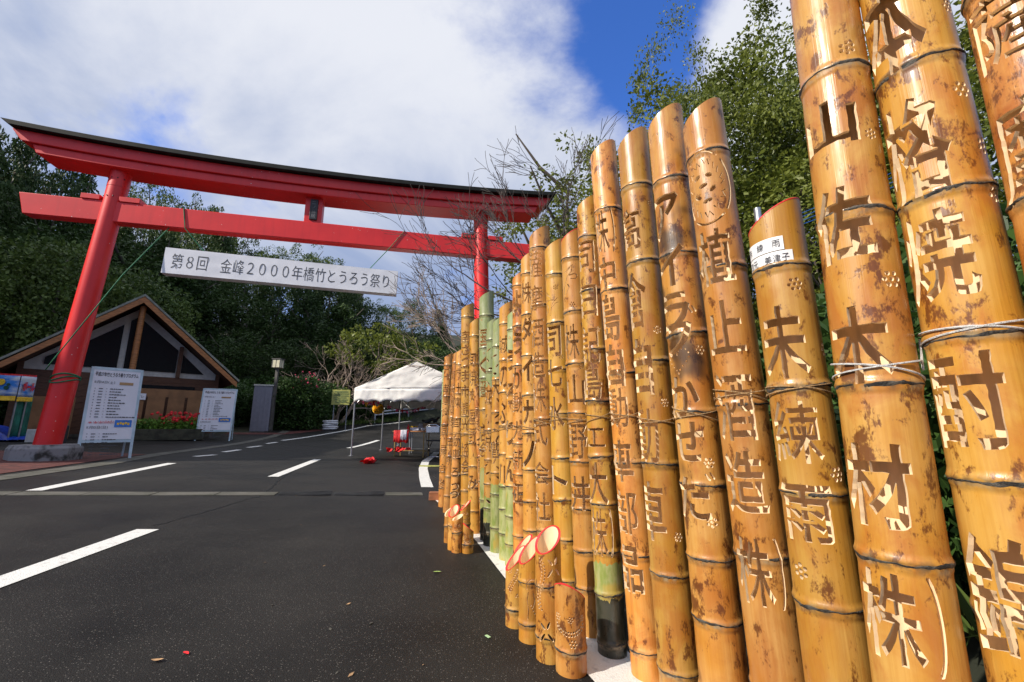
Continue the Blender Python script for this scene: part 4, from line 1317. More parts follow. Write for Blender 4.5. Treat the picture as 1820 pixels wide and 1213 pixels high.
# ================================================================== food stall at the left edge
st = thing('food_stall', 'food stall with red topped blue printed banner and green net side', 'stall', (-13.36, 10.44, gz(-13.36, 10.44)-.02), radians(15))
mb = MB()
for x in (-1.2, 1.05):
    for y in (0, .3): mb.tube([(x, y, 0), (x, y, 1.55)], .02, 6)
mb.tube([(-1.2, 0, 1.52), (1.05, 0, 1.52)], .02, 6); mb.tube([(1.05, 0, 1.52), (1.05, .3, 1.52)], .02, 6)
mb.build('frame', M['steel'], st, True)
MB().prism([(-1.35, -.14, 1.66), (1.14, -.14, 1.57), (1.14, .32, 1.60), (-1.35, .32, 1.70)], (0, 0, .05)).build('red_roof', M['redflower'], st)
def drape(p0, p1, z1, z0, m, nm, wav=.02, par=st, nz=6, drop=0.0):
    mb = MB(); n = 24
    for j in range(nz+1):
        for i in range(n+1):
            t = i/n; x = p0[0]+(p1[0]-p0[0])*t; y = p0[1]+(p1[1]-p0[1])*t
            w = wav*sin(t*19)*(1-j/nz)
            mb.v.append((x+w*.3, y+w, z0+(z1-z0)*j/nz-drop*t))
    for j in range(nz):
        for i in range(n): a = j*(n+1)+i; mb.f.append((a, a+1, a+n+2, a+n+1)); mb.m.append(0)
    o = mb.build(nm, m, par, 'all'); md = o.modifiers.new('cloth', 'SOLIDIFY'); md.thickness = .004
    return o
M['stallprint'] = mat('stall_print', (.03, .20, .62), .5, col2=(.55, .60, .66), scale=2.3, thr=(.45, .62), stretch=(1, 1, 2.5))
bnm = drape((-1.35, -.16), (1.13, -.16), 1.64, 1.14, M['stallprint'], 'front_banner', drop=.06)
sbn = drape((1.15, -.15), (1.15, .32), 1.58, 1.06, M['stallprint'], 'side_banner', drop=-.02)
drape((-1.35, -.17), (1.13, -.17), 1.14, 1.02, M['yellow'], 'yellow_fringe', drop=.06); drape((1.155, -.15), (1.155, .32), 1.06, .95, M['yellow'], 'yellow_fringe', drop=-.02)
t = flat_text('ボール', .34, .95, .06); t.v = [(v[0]+.05, v[1]-.20, v[2]+1.36) for v in t.v]; t.build('lettering', M['redflower'], bnm)
t = flat_text('ボール', .30, .95, .06); t.v = [(1.18, v[0]*.42+.09, v[2]*.8+1.33) for v in t.v]; t.build('lettering', M['redflower'], sbn)
sb = MB().lathe([(.001, -.004), (.08, -.004), (.08, .004), (.001, .004)], (0, 0, 0), 14); sb.v = [(x+.80, z-.195, y+1.42) for x, y, z in sb.v]; sb.build('printed_disc', M['yellow'], bnm)
pf = MB()
for x, y, r in ((.66, 1.26, .05), (.66, 1.34, .035), (.95, 1.36, .035), (.92, 1.28, .05)): pf.lathe([(.001, -.003), (r, -.003), (r, .003), (.001, .003)], (0, 0, 0), 10)
k = 0
for (x, y, r) in ((.66, 1.26, .05), (.66, 1.34, .035), (.95, 1.36, .035), (.92, 1.28, .05)):
    for q in range(40): vx, vy, vz = pf.v[k]; pf.v[k] = (vx+x, vz-.194, vy+y); k += 1
pf.build('printed_figures', M['greensign'], bnm)['kind'] = 'stuff'
drape((1.02, .05), (1.02, .55), 1.1, .06, M['greennet'], 'green_net', .05)
def tarp():
    mb = MB(); n = 18
    for j in range(n+1):
        for i in range(n+1):
            x, y = -1.3+2.3*i/n, -.1+1.0*j/n
            e = min(i, n-i, j, n-j)/4; z = min(1, e)*(.30+.10*mnoise.noise(Vector((x*2, y*2, 0))))+.015*mnoise.noise(Vector((x*9, y*9, 0)))
            mb.v.append((x, y, max(z, 0)+.01))
    for j in range(n):
        for i in range(n): a = j*(n+1)+i; mb.f.append((a, a+1, a+n+2, a+n+1)); mb.m.append(0)
    return mb
tg = tarp().build('tarpaulin', M['tarp'], None, True, 0, (-13.2, 10.5, gz(-13.2, 10.5))); tg.rotation_euler = (0, 0, radians(15)); tag(tg, 'crumpled blue tarpaulin over goods below the stall banner', 'tarpaulin')
bxs = MB().box((0, 0, .16), (.26, .3, .32)).build('storage_box', M['plaster'], None, False, .01, (-11.95, 11.0, gz(-11.95, 11.0))); tag(bxs, 'pale box on the ground beside the blue tarpaulin', 'box')
bxs = MB().box((0, 0, .22), (.22, .22, .44)).build('black_bin', M['black'], None, False, .01, (-11.3, 10.9, gz(-11.3, 10.9))); tag(bxs, 'black bin just left of the red pillar', 'bin')

# ================================================================== street furniture beyond the board
lp = G(481, 766)
lamp = thing('street_lamp', 'square headed street lamp in front of the dark hedge', 'street lamp', lp)
MB().box((0, 0, 1.4), (.11, .11, 2.8)).build('post', M['lamppost'], lamp)
hd = MB().box((0, 0, 2.98), (.34, .34, .36)).build('lamp_head', M['lampglass'], lamp)
fm = MB()
for sx in (-1, 1):
    for sy in (-1, 1): fm.box((sx*.172, sy*.172, 2.98), (.02, .02, .38))
for s in (-1, 1): fm.box((0, s*.174, 2.98), (.015, .01, .36)); fm.box((s*.174, 0, 2.98), (.01, .015, .36))
fm.build('lamp_frame', M['lamppost'], hd)
MB().prism([(-.2, -.2, 3.17), (.2, -.2, 3.17), (.2, .2, 3.17), (-.2, .2, 3.17)], (0, 0, .035)).build('lamp_cap', M['lamppost'], lamp)
MB().box((0, 0, 2.77), (.2, .2, .05)).build('lamp_collar', M['lamppost'], lamp)
pn = G(463, 768)
pb_ = thing('portable_cabin', 'pale metal cabin half hidden by the hedge behind the lamp', 'cabin', (pn.x-.5, pn.y+.8, pn.z), radians(25))
MB().box((0, 0, 1.0), (.72, .9, 2.0)).build('cabin_body', M['portable'], pb_, False, .02)
rb = MB()
for i in range(4): rb.box((-.24+.16*i, -.458, 1.0), (.02, .016, 1.9))
rb.build('cabin_rib', M['portable'], pb_)
MB().box((0, 0, 2.03), (.78, .96, .06)).build('cabin_roof', M['plaster'], pb_)
yp = G(640, 768)
ys_ = thing('yellow_notice', 'yellow notice board on two posts behind the tent legs', 'notice', (-8.2, 20.6, gz(-8.2, 20.6)), .15)
for s in (-1, 1): MB().tube([(s*.3, 0, 0), (s*.3, 0, 1.9)], .022, 6).build('post', M['steel'], ys_, True)
yb_ = MB().box((0, -.03, 1.55), (.82, .03, .72)).build('board', M['yelsign'], ys_)
ln = MB(); rr = random.Random(5)
for i in range(6): ln.box((rr.uniform(-.03, .03), -.0475, 1.80-.095*i), (rr.uniform(.5, .7), .004, .04))
ln.build('notice_lines', M['greensign'], yb_)
for i in range(5):
    b = MB(); n = 10
    for j in range(5):
        for k in range(n): pass
    b.lathe([(.02, -.045), (.24, -.04), (.28, 0), (.24, .045), (.02, .05)], (0, 0, 0), 12)
    o = b.build('sandbag', M['bag'], None, True, 0, (-8.62+.03*(i % 2), 20.6, gz(-8.6, 20.6)+.05+.088*i)); o.scale = (1.3, .8, 1); o.rotation_euler = (0, .04*(i % 2)-.02, .2*(i % 3))
    tag(o, ['bottom white sandbag of the stack by the yellow notice', 'second white sandbag up in the roadside stack', 'middle white sandbag of the roadside stack', 'second white sandbag down in the roadside stack', 'top white sandbag of the stack by the yellow notice'][i], 'sandbag', 'stack of white sandbags')
rail = thing('guard_rail', 'long grey guard rail along the far side of the rising road', 'guard rail', (0, 0, 0))
gp = [(-7.6, 24.0), (-6.3, 26.3), (-4.9, 28.3), (-2.5, 30.5), (0, 32.4), (4, 35)]
for a, b in zip(gp[:-1], gp[1:]):
    for zz in (.46, .62):
        pa, pb2 = Vector((*a, gz(*a)+zz)), Vector((*b, gz(*b)+zz)); MB().tube([pa, pb2], .055, 8).build('rail_beam', M['steel'], rail, True)
for a in gp: MB().tube([(*a, gz(*a)-.1), (*a, gz(*a)+.75)], .055, 8).build('rail_post', M['steel'], rail, True)

# ================================================================== festival tent
tx0, tx1, ty0, ty1 = -4.05, -.95, 11.12, 15.65
tz = .15
tent = thing('festival_tent', 'white gabled festival tent with scalloped edge standing on the road', 'tent', ((tx0+tx1)/2, ty0, tz))
def T(x, y, z): return Vector((x-(tx0+tx1)/2, y-ty0, z-tz))
EV = 1.72; PK = at(742, 643, ty0).z; xm = (tx0+tx1)/2
xm = at(742, 643, ty0).x
tx1 = 2*xm-tx0
for x in (tx0, tx1):
    for y in (ty0, (ty0+ty1)/2+.25, ty1):
        g_ = gz(x, y); lg = MB().tube([T(x, y, g_), T(x, y, EV+.1)], .022, 8); lg.tube([T(x, y, g_), T(x, y, g_+.015)], .06, 10)
        lg.build('leg', M['steel'], tent, True)
br = MB()
for x, sx in ((tx0, 1), (tx1, -1)):
    for y in (ty0, (ty0+ty1)/2+.25, ty1):
        br.tube([T(x, y, EV-.28), T(x+sx*.32, y, EV+.06)], .013, 6)
for y in (ty0, (ty0+ty1)/2+.25, ty1):
    br.tube([T(tx0, y, EV+.1), T(xm, y, PK-.04), T(tx1, y, EV+.1)], .016, 6); br.tube([T(tx0, y, EV+.1), T(tx1, y, EV+.1)], .016, 6)
for x in (tx0, tx1): br.tube([T(x, ty0, EV+.1), T(x, ty1, EV+.1)], .016, 6)
br.build('roof_frame', M['steel'], tent, True)
def cloth(fn, nu_, nv_, nm, m=M['canvas'], par=tent):
    mb = MB()
    for j in range(nv_+1):
        for i in range(nu_+1): mb.v.append(tuple(fn(i/nu_, j/nv_)))
    for j in range(nv_):
        for i in range(nu_): a = j*(nu_+1)+i; mb.f.append((a, a+1, a+nu_+2, a+nu_+1)); mb.m.append(0)
    o = mb.build(nm, m, par, 'all'); md = o.modifiers.new('cloth', 'SOLIDIFY'); md.thickness = .003
    return o
def wr_(x, y, z): return .018*mnoise.noise(Vector((x*1.6, y*1.6, z*1.6)))+.010*mnoise.noise(Vector((x*5, y*5, z*5)))
for sx, xe in ((-1, tx0), (1, tx1)):
    cloth(lambda u, v, xe=xe: T(xm+(xe-xm)*v, ty0-.06+(ty1-ty0+.12)*u, PK+(EV+.16-PK)*v-.05*sin(pi*v)*abs(sin(2*pi*u))+wr_(v*3, u*5, xe)), 36, 14, 'roof_cloth')
    def side(u, v, xe=xe, sx=sx):
        y = ty0-.06+(ty1-ty0+.12)*u; sc = .05*abs(sin(pi*u*12))
        return T(xe+sx*(.02+.015*sin(u*40)*v), y, EV+.16-(.40-sc)*v)
    cloth(side, 96, 4, 'side_valance')
for y, s in ((ty0-.05, -1), (ty1+.05, 1)):
    def gabc(u, v, y=y, s=s):
        x = tx0+(tx1-tx0)*u; zt = EV+.16+(PK-EV-.16)*(1-abs(u-.5)*2)
        z = EV+.14+(zt-EV-.14)*v
        return T(x, y+s*(.03*(1-v)+wr_(x*1.3, 7*s, z*2)*1.6), z)
    cloth(gabc, 60, 12, 'gable_cloth')
    def val(u, v, y=y, s=s):
        x = tx0+(tx1-tx0)*u; sc = .055*abs(sin(pi*u*9))
        return T(x, y+s*(.03+.02*sin(u*33)*v+wr_(x*2, 3*s, v)), EV+.14-(.33-sc+.02)*v)
    cloth(val, 108, 5, 'gable_valance')
# bunting, pompom, table clutter
def garland(a, b, sag, n, mats, label, sz=.07):
    t = thing('paper_garland', label, 'garland', tuple(a))
    mb = [MB() for _ in mats]
    for i in range(n):
        u = (i+.5)/n; p = Vector(a)+(Vector(b)-Vector(a))*u-Vector((0, 0, sag*4*u*(1-u)))-Vector(a)
        for k in range(5):
            q = p+Vector((random.uniform(-.03, .03), random.uniform(-.03, .03), random.uniform(-.05, .02)))
            d = Vector((random.uniform(-1, 1), random.uniform(-.6, .6), random.uniform(-1.3, .2))).normalized()*sz*random.uniform(.6, 1.3); s = d.orthogonal().normalized()*sz*.4
            mb[i % len(mats)].add([q-s, q+s, q+d+s*.6, q+d-s*.6], [(0, 1, 2, 3)])
    for m_, m2 in zip(mats, mb): m2.build('paper_strip', m_, t)['kind'] = 'stuff'
    MB().tube([Vector((0, 0, 0))]+[(Vector(b)-Vector(a))*u-Vector((0, 0, sag*4*u*(1-u))) for u in (.25, .5, .75)]+[Vector(b)-Vector(a)], .006, 4).build('string', M['twine'], t)
a = Vector((tx0, ty0+.05, 1.62)); 
garland(a, (tx0+.75, ty0+.3, 1.72), .14, 8, [M['redflower'], M['pink'], M['yellow'], M['pink']], 'coloured paper garland at the front left corner of the tent')
garland((tx0+.5, 12.3, 1.50), (tx0+1.35, 13.2, 1.52), .14, 9, [M['pink'], M['whitepaint'], M['pink'], M['redflower']], 'pink and white paper garland hung inside the tent')
pm = MB(); c = at(672, 727, 13.3)
for i in range(160):
    d = Vector((random.gauss(0, 1), random.gauss(0, 1), random.gauss(0, 1))).normalized(); s = d.orthogonal().normalized()*.035
    pm.add([d*.05-s, d*.05+s, d*.17+s, d*.17-s], [(0, 1, 2, 3)])
pm.ball((0, 0, 0), .11, 10, 8)
tag(pm.build('paper_pompom', M['yellow'], None, False, 0, tuple(c)), 'round yellow paper pompom hanging from the second tent leg', 'pompom')
def table(loc, rz, w, d, h, label, m_top, m_leg):
    t = thing('folding_table', label, 'table', loc, rz, 'tables under the tent')
    MB().box((0, 0, h), (w, d, .03)).build('table_top', m_top, t, False, .004)
    for sx in (-1, 1):
        for sy in (-1, 1): MB().tube([(sx*(w/2-.06), sy*(d/2-.05), 0), (sx*(w/2-.06), sy*(d/2-.05), h-.015)], .016, 6).build('leg', m_leg, t, True)
    r = MB()
    for sx in (-1, 1): r.tube([(sx*(w/2-.06), -d/2+.05, .14), (sx*(w/2-.06), d/2-.05, .14)], .012, 6)
    r.tube([(-w/2+.06, d/2-.05, .14), (w/2-.06, d/2-.05, .14)], .012, 6)
    r.build('rail', m_leg, t, True)
    return t
tb = Vector((-2.68, 11.75)); table((tb.x, tb.y, gz(*tb)), radians(-6), .9, .55, .66, 'low tan legged table draped with red cloth under the tent', M['timber'], M['rust'])
tb2 = Vector((-2.3, 13.0)); table((tb2.x, tb2.y, gz(*tb2)), radians(4), 1.5, .5, .70, 'long brown topped table piled with goods inside the tent', M['timber'], M['steel'])
def cloth_over(loc, rz, label, m, w, dpt, drop, top):
    mb = MB(); n = 14
    prof = [(-dpt/2-.012, top-drop), (-dpt/2-.014, top-drop*.5), (-dpt/2-.01, top+.012), (-dpt/4, top+.02), (0, top+.018)]
    for j, (y, z) in enumerate(prof):
        for i in range(n+1):
            x = -w/2+w*i/n; f = .012*sin(i*1.9)*(1 if j < 2 else 0)
            mb.v.append((x, y+f-.004*(j < 2), z+(.02*sin(i*.9) if j == 0 else 0)))
    for j in range(len(prof)-1):
        for i in range(n): a = j*(n+1)+i; mb.f.append((a, a+1, a+n+2, a+n+1)); mb.m.append(0)
    o = mb.build('cloth', m, None, True, 0, loc); o.rotation_euler = (0, 0, rz); md = o.modifiers.new('cloth', 'SOLIDIFY'); md.thickness = .004
    return tag(o, label, 'cloth')
gt_ = gz(*tb)
cloth_over((tb.x-.2, tb.y, gt_), radians(-6), 'red cloth hanging over the front of the low table', M['redflower'], .40, .55, .30, .675)
cloth_over((tb.x-.13, tb.y-.02, gt_), radians(-6), 'white and red striped cloth hung over the red cloth', M['paper'], .17, .55, .24, .685)
sp = MB()
for i in range(3): sp.box((0, 0, 0), (.02, .02, .02)) if False else None
def spill(loc, r, m, label, nm, cat):
    mb = MB()
    for i in range(26):
        a = random.uniform(0, 6.28); q = r*sqrt(random.random()); p = Vector((q*cos(a), q*sin(a)*.6, random.uniform(.01, .06)))
        d = Vector((random.uniform(-1, 1), random.uniform(-1, 1), random.uniform(-.1, .3))).normalized()*.12; s = d.orthogonal()*.3
        mb.add([p-s, p+s, p+d+s, p+d-s], [(0, 1, 2, 3)])
    mb.ball((0, 0, .05), .07, 8, 6, 0, .2)
    return tag(mb.build(nm, m, None, False, 0, loc), label, cat)
spill((tb.x-.35, tb.y-.12, gt_+.15), .30, M['redflower'], 'heap of red paper streamers on the low rail of the table', 'paper_streamers', 'streamers')
rl = G(656, 824); spill((rl.x, rl.y, rl.z), .10, M['redflower'], 'crumpled red paper flower lying on the road before the tent', 'paper_flower', 'paper flower')
def item(nm, label, cat, mb, m, loc, smooth=True):
    return tag(mb.build(nm, m, None, smooth, 0, loc), label, cat)
g2 = gz(*tb2)+.715; g1 = gt_+.675
item('cardboard_box', 'open cardboard box on the long table', 'box', MB().box((0, 0, .09), (.42, .3, .18)), M['card'], (tb2.x-.12, tb2.y, g2), False)
item('yellow_packet', 'yellow packet lying on the long table', 'packet', MB().tube([(-.12, 0, .05), (.12, 0, .05)], .05, 8), M['yellow'], (tb2.x-.62, tb2.y-.1, g2))
item('white_bundle', 'white bundle beside the cardboard box', 'bundle', MB().ball((0, 0, .06), .11, 8, 6, 0, .15), M['bag'], (tb2.x-.42, tb2.y+.05, g2))
item('grey_bundle', 'heap of grey tools sticking out of the cardboard box', 'tools', MB().tube([(-.2, 0, .2), (.0, 0, .3), (.16, .02, .24)], .05, 7).tube([(-.3, .05, .26), (-.05, 0, .2)], .035, 6).tube([(.05, 0, .2), (.22, .0, .36)], .035, 6), M['black'], (tb2.x-.1, tb2.y, g2))
item('red_bottle', 'small red bottle on the low table', 'bottle', MB().lathe([(.035, 0), (.035, .10), (.014, .13), (.014, .17)], (0, 0, 0), 10), M['redflower'], (tb.x-.13, tb.y+.05, g1))
item('white_bowl', 'white bowl on the low table', 'bowl', MB().lathe([(.04, 0), (.08, .05), (.085, .07), (.07, .06)], (0, 0, 0), 12), M['bag'], (tb.x+.28, tb.y+.05, g1+.005))
def chair(loc, rz, label):
    t = thing('folding_chair', label, 'chair', loc, rz, 'folding chairs under the tent')
    f = MB()
    for sx in (-1, 1):
        f.tube([(sx*.21, -.22, 0), (sx*.21, .16, .46), (sx*.2, .24, .80)], .012, 6)
        f.tube([(sx*.19, .24, 0), (sx*.19, -.20, .45)], .012, 6)
    f.tube([(-.2, .24, .80), (-.1, .255, .86), (.1, .255, .86), (.2, .24, .80)], .012, 6); f.tube([(-.21, -.2, .02), (.21, -.2, .02)], .010, 6)
    f.build('chair_frame', M['chrome'], t, True)
    MB().box((0, 0, .45), (.38, .38, .035)).build('seat', M['black'], t, False, .01)
    b = MB().box((0, .235, .74), (.38, .025, .17)); b.build('backrest', M['chrome'], t, False, .01)
    return t
item('paper_stack', 'flat stack of white paper goods near the right end of the low table', 'paper stack', MB().box((0, 0, .04), (.22, .2, .08)), M['paper'], (tb.x+.05, tb.y+.1, g1+.005), False)
item('silver_can', 'silver can standing on the long table', 'can', MB().lathe([(.06, 0), (.06, .2), (.05, .21)], (0, 0, 0), 12), M['steel'], (tb2.x+.2, tb2.y-.05, g2))
item('silver_pot', 'wide silver pot on the long table', 'pot', MB().lathe([(.10, 0), (.12, .12), (.125, .14), (.10, .14)], (0, 0, 0), 14), M['steel'], (tb2.x+.42, tb2.y, g2))
for i, (x, y, a) in enumerate(((-2.02, 11.65, 2.9), (-1.72, 12.0, 3.3), (-1.45, 12.5, 2.6))):
    chair((x, y, gz(x, y)), a, ['chrome folding chair next to the red draped table', 'dark folding chair right of the first chair', 'folding chair furthest in, partly behind the poles'][i])
# yellow batten lying across the white line, litter on the road
yb = G(752, 830); b = MB().box((0, 0, .015), (.75, .04, .03)).build('yellow_batten', M['yelsign'], None, False, .003, (yb.x+.3, yb.y, yb.z)); tag(b, 'thin yellow batten lying across the curving white line', 'batten')
def leaf(px, py, ln, m, label, rz, curl=.4):
    p = G(px, py); mb = MB(); n = 6
    for i in range(n+1):
        t = i/n; w = ln*.22*sin(pi*min(1, t*.98+.02))**.8; x = -ln/2+ln*t; z = .004+curl*ln*(abs(t-.5)*2)**2*.35
        mb.v += [(x, -w, z+w*.5), (x, 0, z), (x, w, z+w*.35)]
    for i in range(n): mb.f += [(3*i, 3*i+3, 3*i+4, 3*i+1), (3*i+1, 3*i+4, 3*i+5, 3*i+2)]; mb.m += [0, 0]
    o = mb.build('fallen_leaf', m, None, 'all', 0, p); o.rotation_euler = (0, 0, rz)
    return tag(o, label, 'leaf', 'leaves on the road')
leaf(279, 1178, .042, M['dryleaf'], 'curled tan leaf on the asphalt near the bottom edge', .15)
leaf(330, 1164, .035, M['redflower'], 'small red leaf on the asphalt beside the tan leaf', -.5, .1)
leaf(777, 1019, .05, M['greenleaf'], 'green leaf lying on the road near the far pots', .05, .2)
tp_ = G(867, 1133); o = MB().box((0, 0, .003), (.028, .012, .002)).build('tape_scrap', M['greentape'], None, False, 0, tp_); o.rotation_euler = (0, 0, -.9); tag(o, 'scrap of pale green tape on the road left of the near pots', 'tape')
lit = MB(); rr = random.Random(12)
for i in range(150):
    y = 1.1+rr.random()**1.8*14; x = rr.uniform(-.75, .12)*y*.9; p = Vector((x, y, gz(x, y)+.004)); a = rr.uniform(0, 6.28); L2 = rr.uniform(.004, .016); w = L2*rr.uniform(.25, .6)
    dx, dy = Vector((cos(a), sin(a), .15))*L2, Vector((-sin(a), cos(a), .1))*w
    if abs(x) > 7 or x > .1-.28*(y-2.6): continue
    lit.add([p-dx, p+dy, p+dx, p-dy], [(0, 1, 2), (0, 2, 3)], rr.randint(0, 1))
o = lit.build('litter', [M['dryleaf'], M['slab']]); o['kind'] = 'stuff'; o['label'] = 'tiny bits of dry leaf and grit on the asphalt'
# ================================================================== trees
def rnd_dir(bias=0):
    while True:
        d = Vector((random.uniform(-1, 1), random.uniform(-1, 1), random.uniform(-1, 1)))
        if .05 < d.length < 1: d.normalize(); d.z += bias; return d.normalized()
def crown_mesh(name, m, shape, n_clumps, per, leaf, clump_r, seed, long=1.7, hollow=.55):
    """leaf-sized faces gathered in clumps through a crown; shape(t, a, k) gives a clump centre"""
    random.seed(seed); mb = MB()
    for i in range(n_clumps):
        c, out = shape()
        r = clump_r*random.uniform(.6, 1.35)
        for j in range(per):
            d = rnd_dir(.1)
            if d.dot(out) < -.35 and random.random() < .7: d = -d
            p = c+Vector((d.x, d.y, d.z*.75))*r*random.uniform(hollow, 1)
            q = (d*.7+rnd_dir(-.2)*.8).normalized(); s = q.orthogonal().normalized(); s.rotate(Quaternion(q, random.uniform(0, 6.28)))
            L2 = leaf*random.uniform(.6, 1.35); w = L2/long
            mb.add([p, p+q*L2*.55+s*w*.5, p+q*L2, p+q*L2*.55-s*w*.5], [(0, 1, 2, 3)])
    zt = sorted(v[2] for v in mb.v)[int(len(mb.v)*.997)]; k = 1/max(zt, .3)
    mb.v = [(x, y, z*k) for x, y, z in mb.v]
    return mb.mesh(name, m)
def ell_shape(rx, rz, zc, lump=.25):
    def f():
        d = rnd_dir(.25); q = random.uniform(.55, 1.0)**.6
        k = 1+lump*mnoise.noise(d*1.7+Vector((zc, 0, 0)))*2
        return Vector((d.x*rx*q*k, d.y*rx*q*k, zc+d.z*rz*q*k)), d
    return f
def cone_shape(r, h, z0):
    def f():
        t = random.random()**1.25; a = random.uniform(0, 6.28); rr = r*(1-t)**.62*(.75+.35*random.random())*(.85+.25*sin(a*3+t*9))
        d = Vector((cos(a), sin(a), .25)).normalized()
        return Vector((cos(a)*rr, sin(a)*rr, z0+h*t)), d
    return f
def branch_tree(mb, p, d, length, rad, depth, spread=.55, up=.12, n_child=3, seg=3, gn=.16, taper=.62, mi=0, tips=None, minr=.002):
    pts = [p.copy()]; rads = [rad]; dd = d.copy()
    for i in range(seg):
        dd = (dd+Vector((random.gauss(0, gn), random.gauss(0, gn), random.gauss(0, gn)+up*.5))).normalized()
        pts.append(pts[-1]+dd*length/seg); rads.append(max(minr, rad*(1-(1-taper)*(i+1)/seg)))
    mb.tube(pts, rads, 6 if rad > .03 else (4 if rad > .008 else 3), mi, False)
    if depth == 0:
        if tips is not None: tips.append((pts[-1], dd))
        return
    for k in range(n_child):
        t = random.uniform(.4, 1.0) if k else 1.0
        i = min(seg-1, int(t*seg)); q = pts[i]+(pts[i+1]-pts[i])*(t*seg-i) if i < seg else pts[-1]
        ax = dd.orthogonal().normalized(); ax.rotate(Quaternion(dd, random.uniform(0, 6.28)))
        nd = dd.copy(); nd.rotate(Quaternion(ax, random.uniform(.35, 1.15)*spread if k else random.uniform(.1, .4)*spread))
        branch_tree(mb, q, (nd+Vector((0, 0, up))).normalized(), length*random.uniform(.58, .84), max(minr, rads[-1]*(.9 if k == 0 else .68)), depth-1, spread, up, n_child, seg, gn, taper, mi, tips, minr)
def trunk_mesh(h, r, seed, limbs=5):
    random.seed(seed); mb = MB(); pts = [Vector((0, 0, -.6))]; 
    for i in range(1, 6): pts.append(Vector((random.gauss(0, .04)*h*.2, random.gauss(0, .04)*h*.2, h*i/5)))
    mb.tube(pts, [r*(1-.15*i) for i in range(6)], 8, 0, False)
    for k in range(limbs):
        q = pts[2+k % 4]; a = random.uniform(0, 6.28); d = Vector((cos(a), sin(a), .8)).normalized()
        mb.tube([q, q+d*h*.14, q+d*h*.26+Vector((0, 0, h*.05))], [r*.45, r*.3, r*.12], 5, 0, False)
    return mb.mesh('trunk', M['bark'], 'all')
def make_tree(nm, label, loc, h, crown, trunk, group, width=1.0, rz=None, cat='tree'):
    t = thing(nm, label, cat, loc, random.uniform(0, 6.28) if rz is None else rz, group)
    for n_, me in (('trunk', trunk), ('crown', crown)):
        o = bpy.data.objects.new(n_, me); COL.objects.link(o); o.parent = t
    t.scale = (h*width, h*width, h)
    return t
# unit-height crowns
CE = [crown_mesh('cedar_crown', M['cedar'], cone_shape(.27, .80, .18), 210, 34, .030, .062, 40+i, 2.2) for i in range(3)]
BR = [crown_mesh('round_crown', M['roundleaf_lit'], ell_shape(.33, .36, .62, .4), 120, 84, .022, .085, 60+i, 1.8) for i in range(3)]  # paler leaf colour paints sunlight onto the skyline crowns
BD = [crown_mesh('round_crown', M['cedar'], ell_shape(.33, .36, .62, .4), 120, 70, .024, .085, 70+i, 1.8) for i in range(3)]  # same crown in the dark needle colour, painting shade on lower rows
BL = [crown_mesh('leafy_crown', M['broad'], ell_shape(.40, .34, .60, .35), 110, 130, .022, .095, 80+i, 1.7) for i in range(2)]
TK = [trunk_mesh(.8, .022, 5+i) for i in range(3)]
random.seed(77)
def sky_top(px):      # the wood's outline against the sky
    pts = ((-200, 200), (0, 232), (60, 250), (110, 325), (200, 300), (270, 345), (345, 362), (450, 425), (540, 425), (600, 470), (690, 535), (745, 535), (800, 552), (870, 560), (960, 575), (1100, 560))
    for a, b in zip(pts[:-1], pts[1:]):
        if a[0] <= px <= b[0]: return a[1]+(b[1]-a[1])*(px-a[0])/(b[0]-a[0])
    return 560
ORD = ('leftmost', 'second', 'third', 'fourth', 'fifth', 'sixth', 'seventh', 'eighth', 'ninth', 'tenth', 'eleventh', 'twelfth', 'thirteenth', 'fourteenth', 'fifteenth', 'sixteenth', 'seventeenth', 'eighteenth', 'nineteenth', 'twentieth', 'twenty-first', 'twenty-second', 'twenty-third')
COUNT = {}
def forest_tree(px, y, top, kind, width, row):
    p = at(px, 700, y); z0 = hill_z(p.x, y); h = max(4.0, at(px, top, y).z-z0)
    if kind == 'cedar': me = random.choice(CE); nm = 'cedar_tree'; lb = 'dark conical cedar on the wooded hillside'
    elif kind == 'round': me = random.choice(BR if 'skyline' in row and 'below' not in row else BD); nm = 'evergreen_tree'; lb = 'dark round crowned evergreen on the wooded hillside'
    else: me = random.choice(BL); nm = 'broadleaf_tree'; lb = 'leafy green broadleaf tree at the foot of the wood'
    k = COUNT[row] = COUNT.get(row, -1)+1
    lb = '%s, %s%s' % ({'cedar': 'dark pointed cedar', 'round': 'dark round crowned evergreen', 'leafy': 'leafy broadleaf tree'}[kind], ORD[k], (' ' if k == 0 else ' from the left ')+row)
    return make_tree(nm, lb, (p.x, y, z0-.2), h, me, random.choice(TK), 'trees of the wooded hillside', width)
for i in range(22):
    px = -130+i*54+random.uniform(-16, 16)
    if px > 900: break
    forest_tree(px, 42+random.uniform(-3, 4)-(8 if px < 150 else 0), sky_top(px)+random.uniform(-8, 16)+(26 if px < 130 else 0), ('cedar' if px < 80 else random.choice(('round', 'round', 'cedar'))), random.uniform(.85, 1.1)*(.8 if px > 500 else .62 if px > 330 else .42), 'on the skyline')
for i in range(22):
    px = -150+i*52+random.uniform(-18, 18)
    if px > 930: break
    forest_tree(px, 35+random.uniform(-2, 3)-(9 if px < 150 else 0), sky_top(px)+(38 if px > 330 else 85)+random.uniform(-14, 34), random.choice(('round', 'round', 'cedar')), random.uniform(.9, 1.2)*(.85 if px > 450 else .55), 'just below the skyline')
for i in range(20):
    px = -140+i*56+random.uniform(-18, 18)
    if px > 930: break
    y = 29+random.uniform(-1.5, 2)-(10 if px < 120 else 3 if px < 350 else 0)
    forest_tree(px, y, max(sky_top(px)+80+random.uniform(-10, 50), 420 if px < 300 else 520), random.choice(('round', 'cedar', 'round')), random.uniform(1.0, 1.35), 'low on the slope')
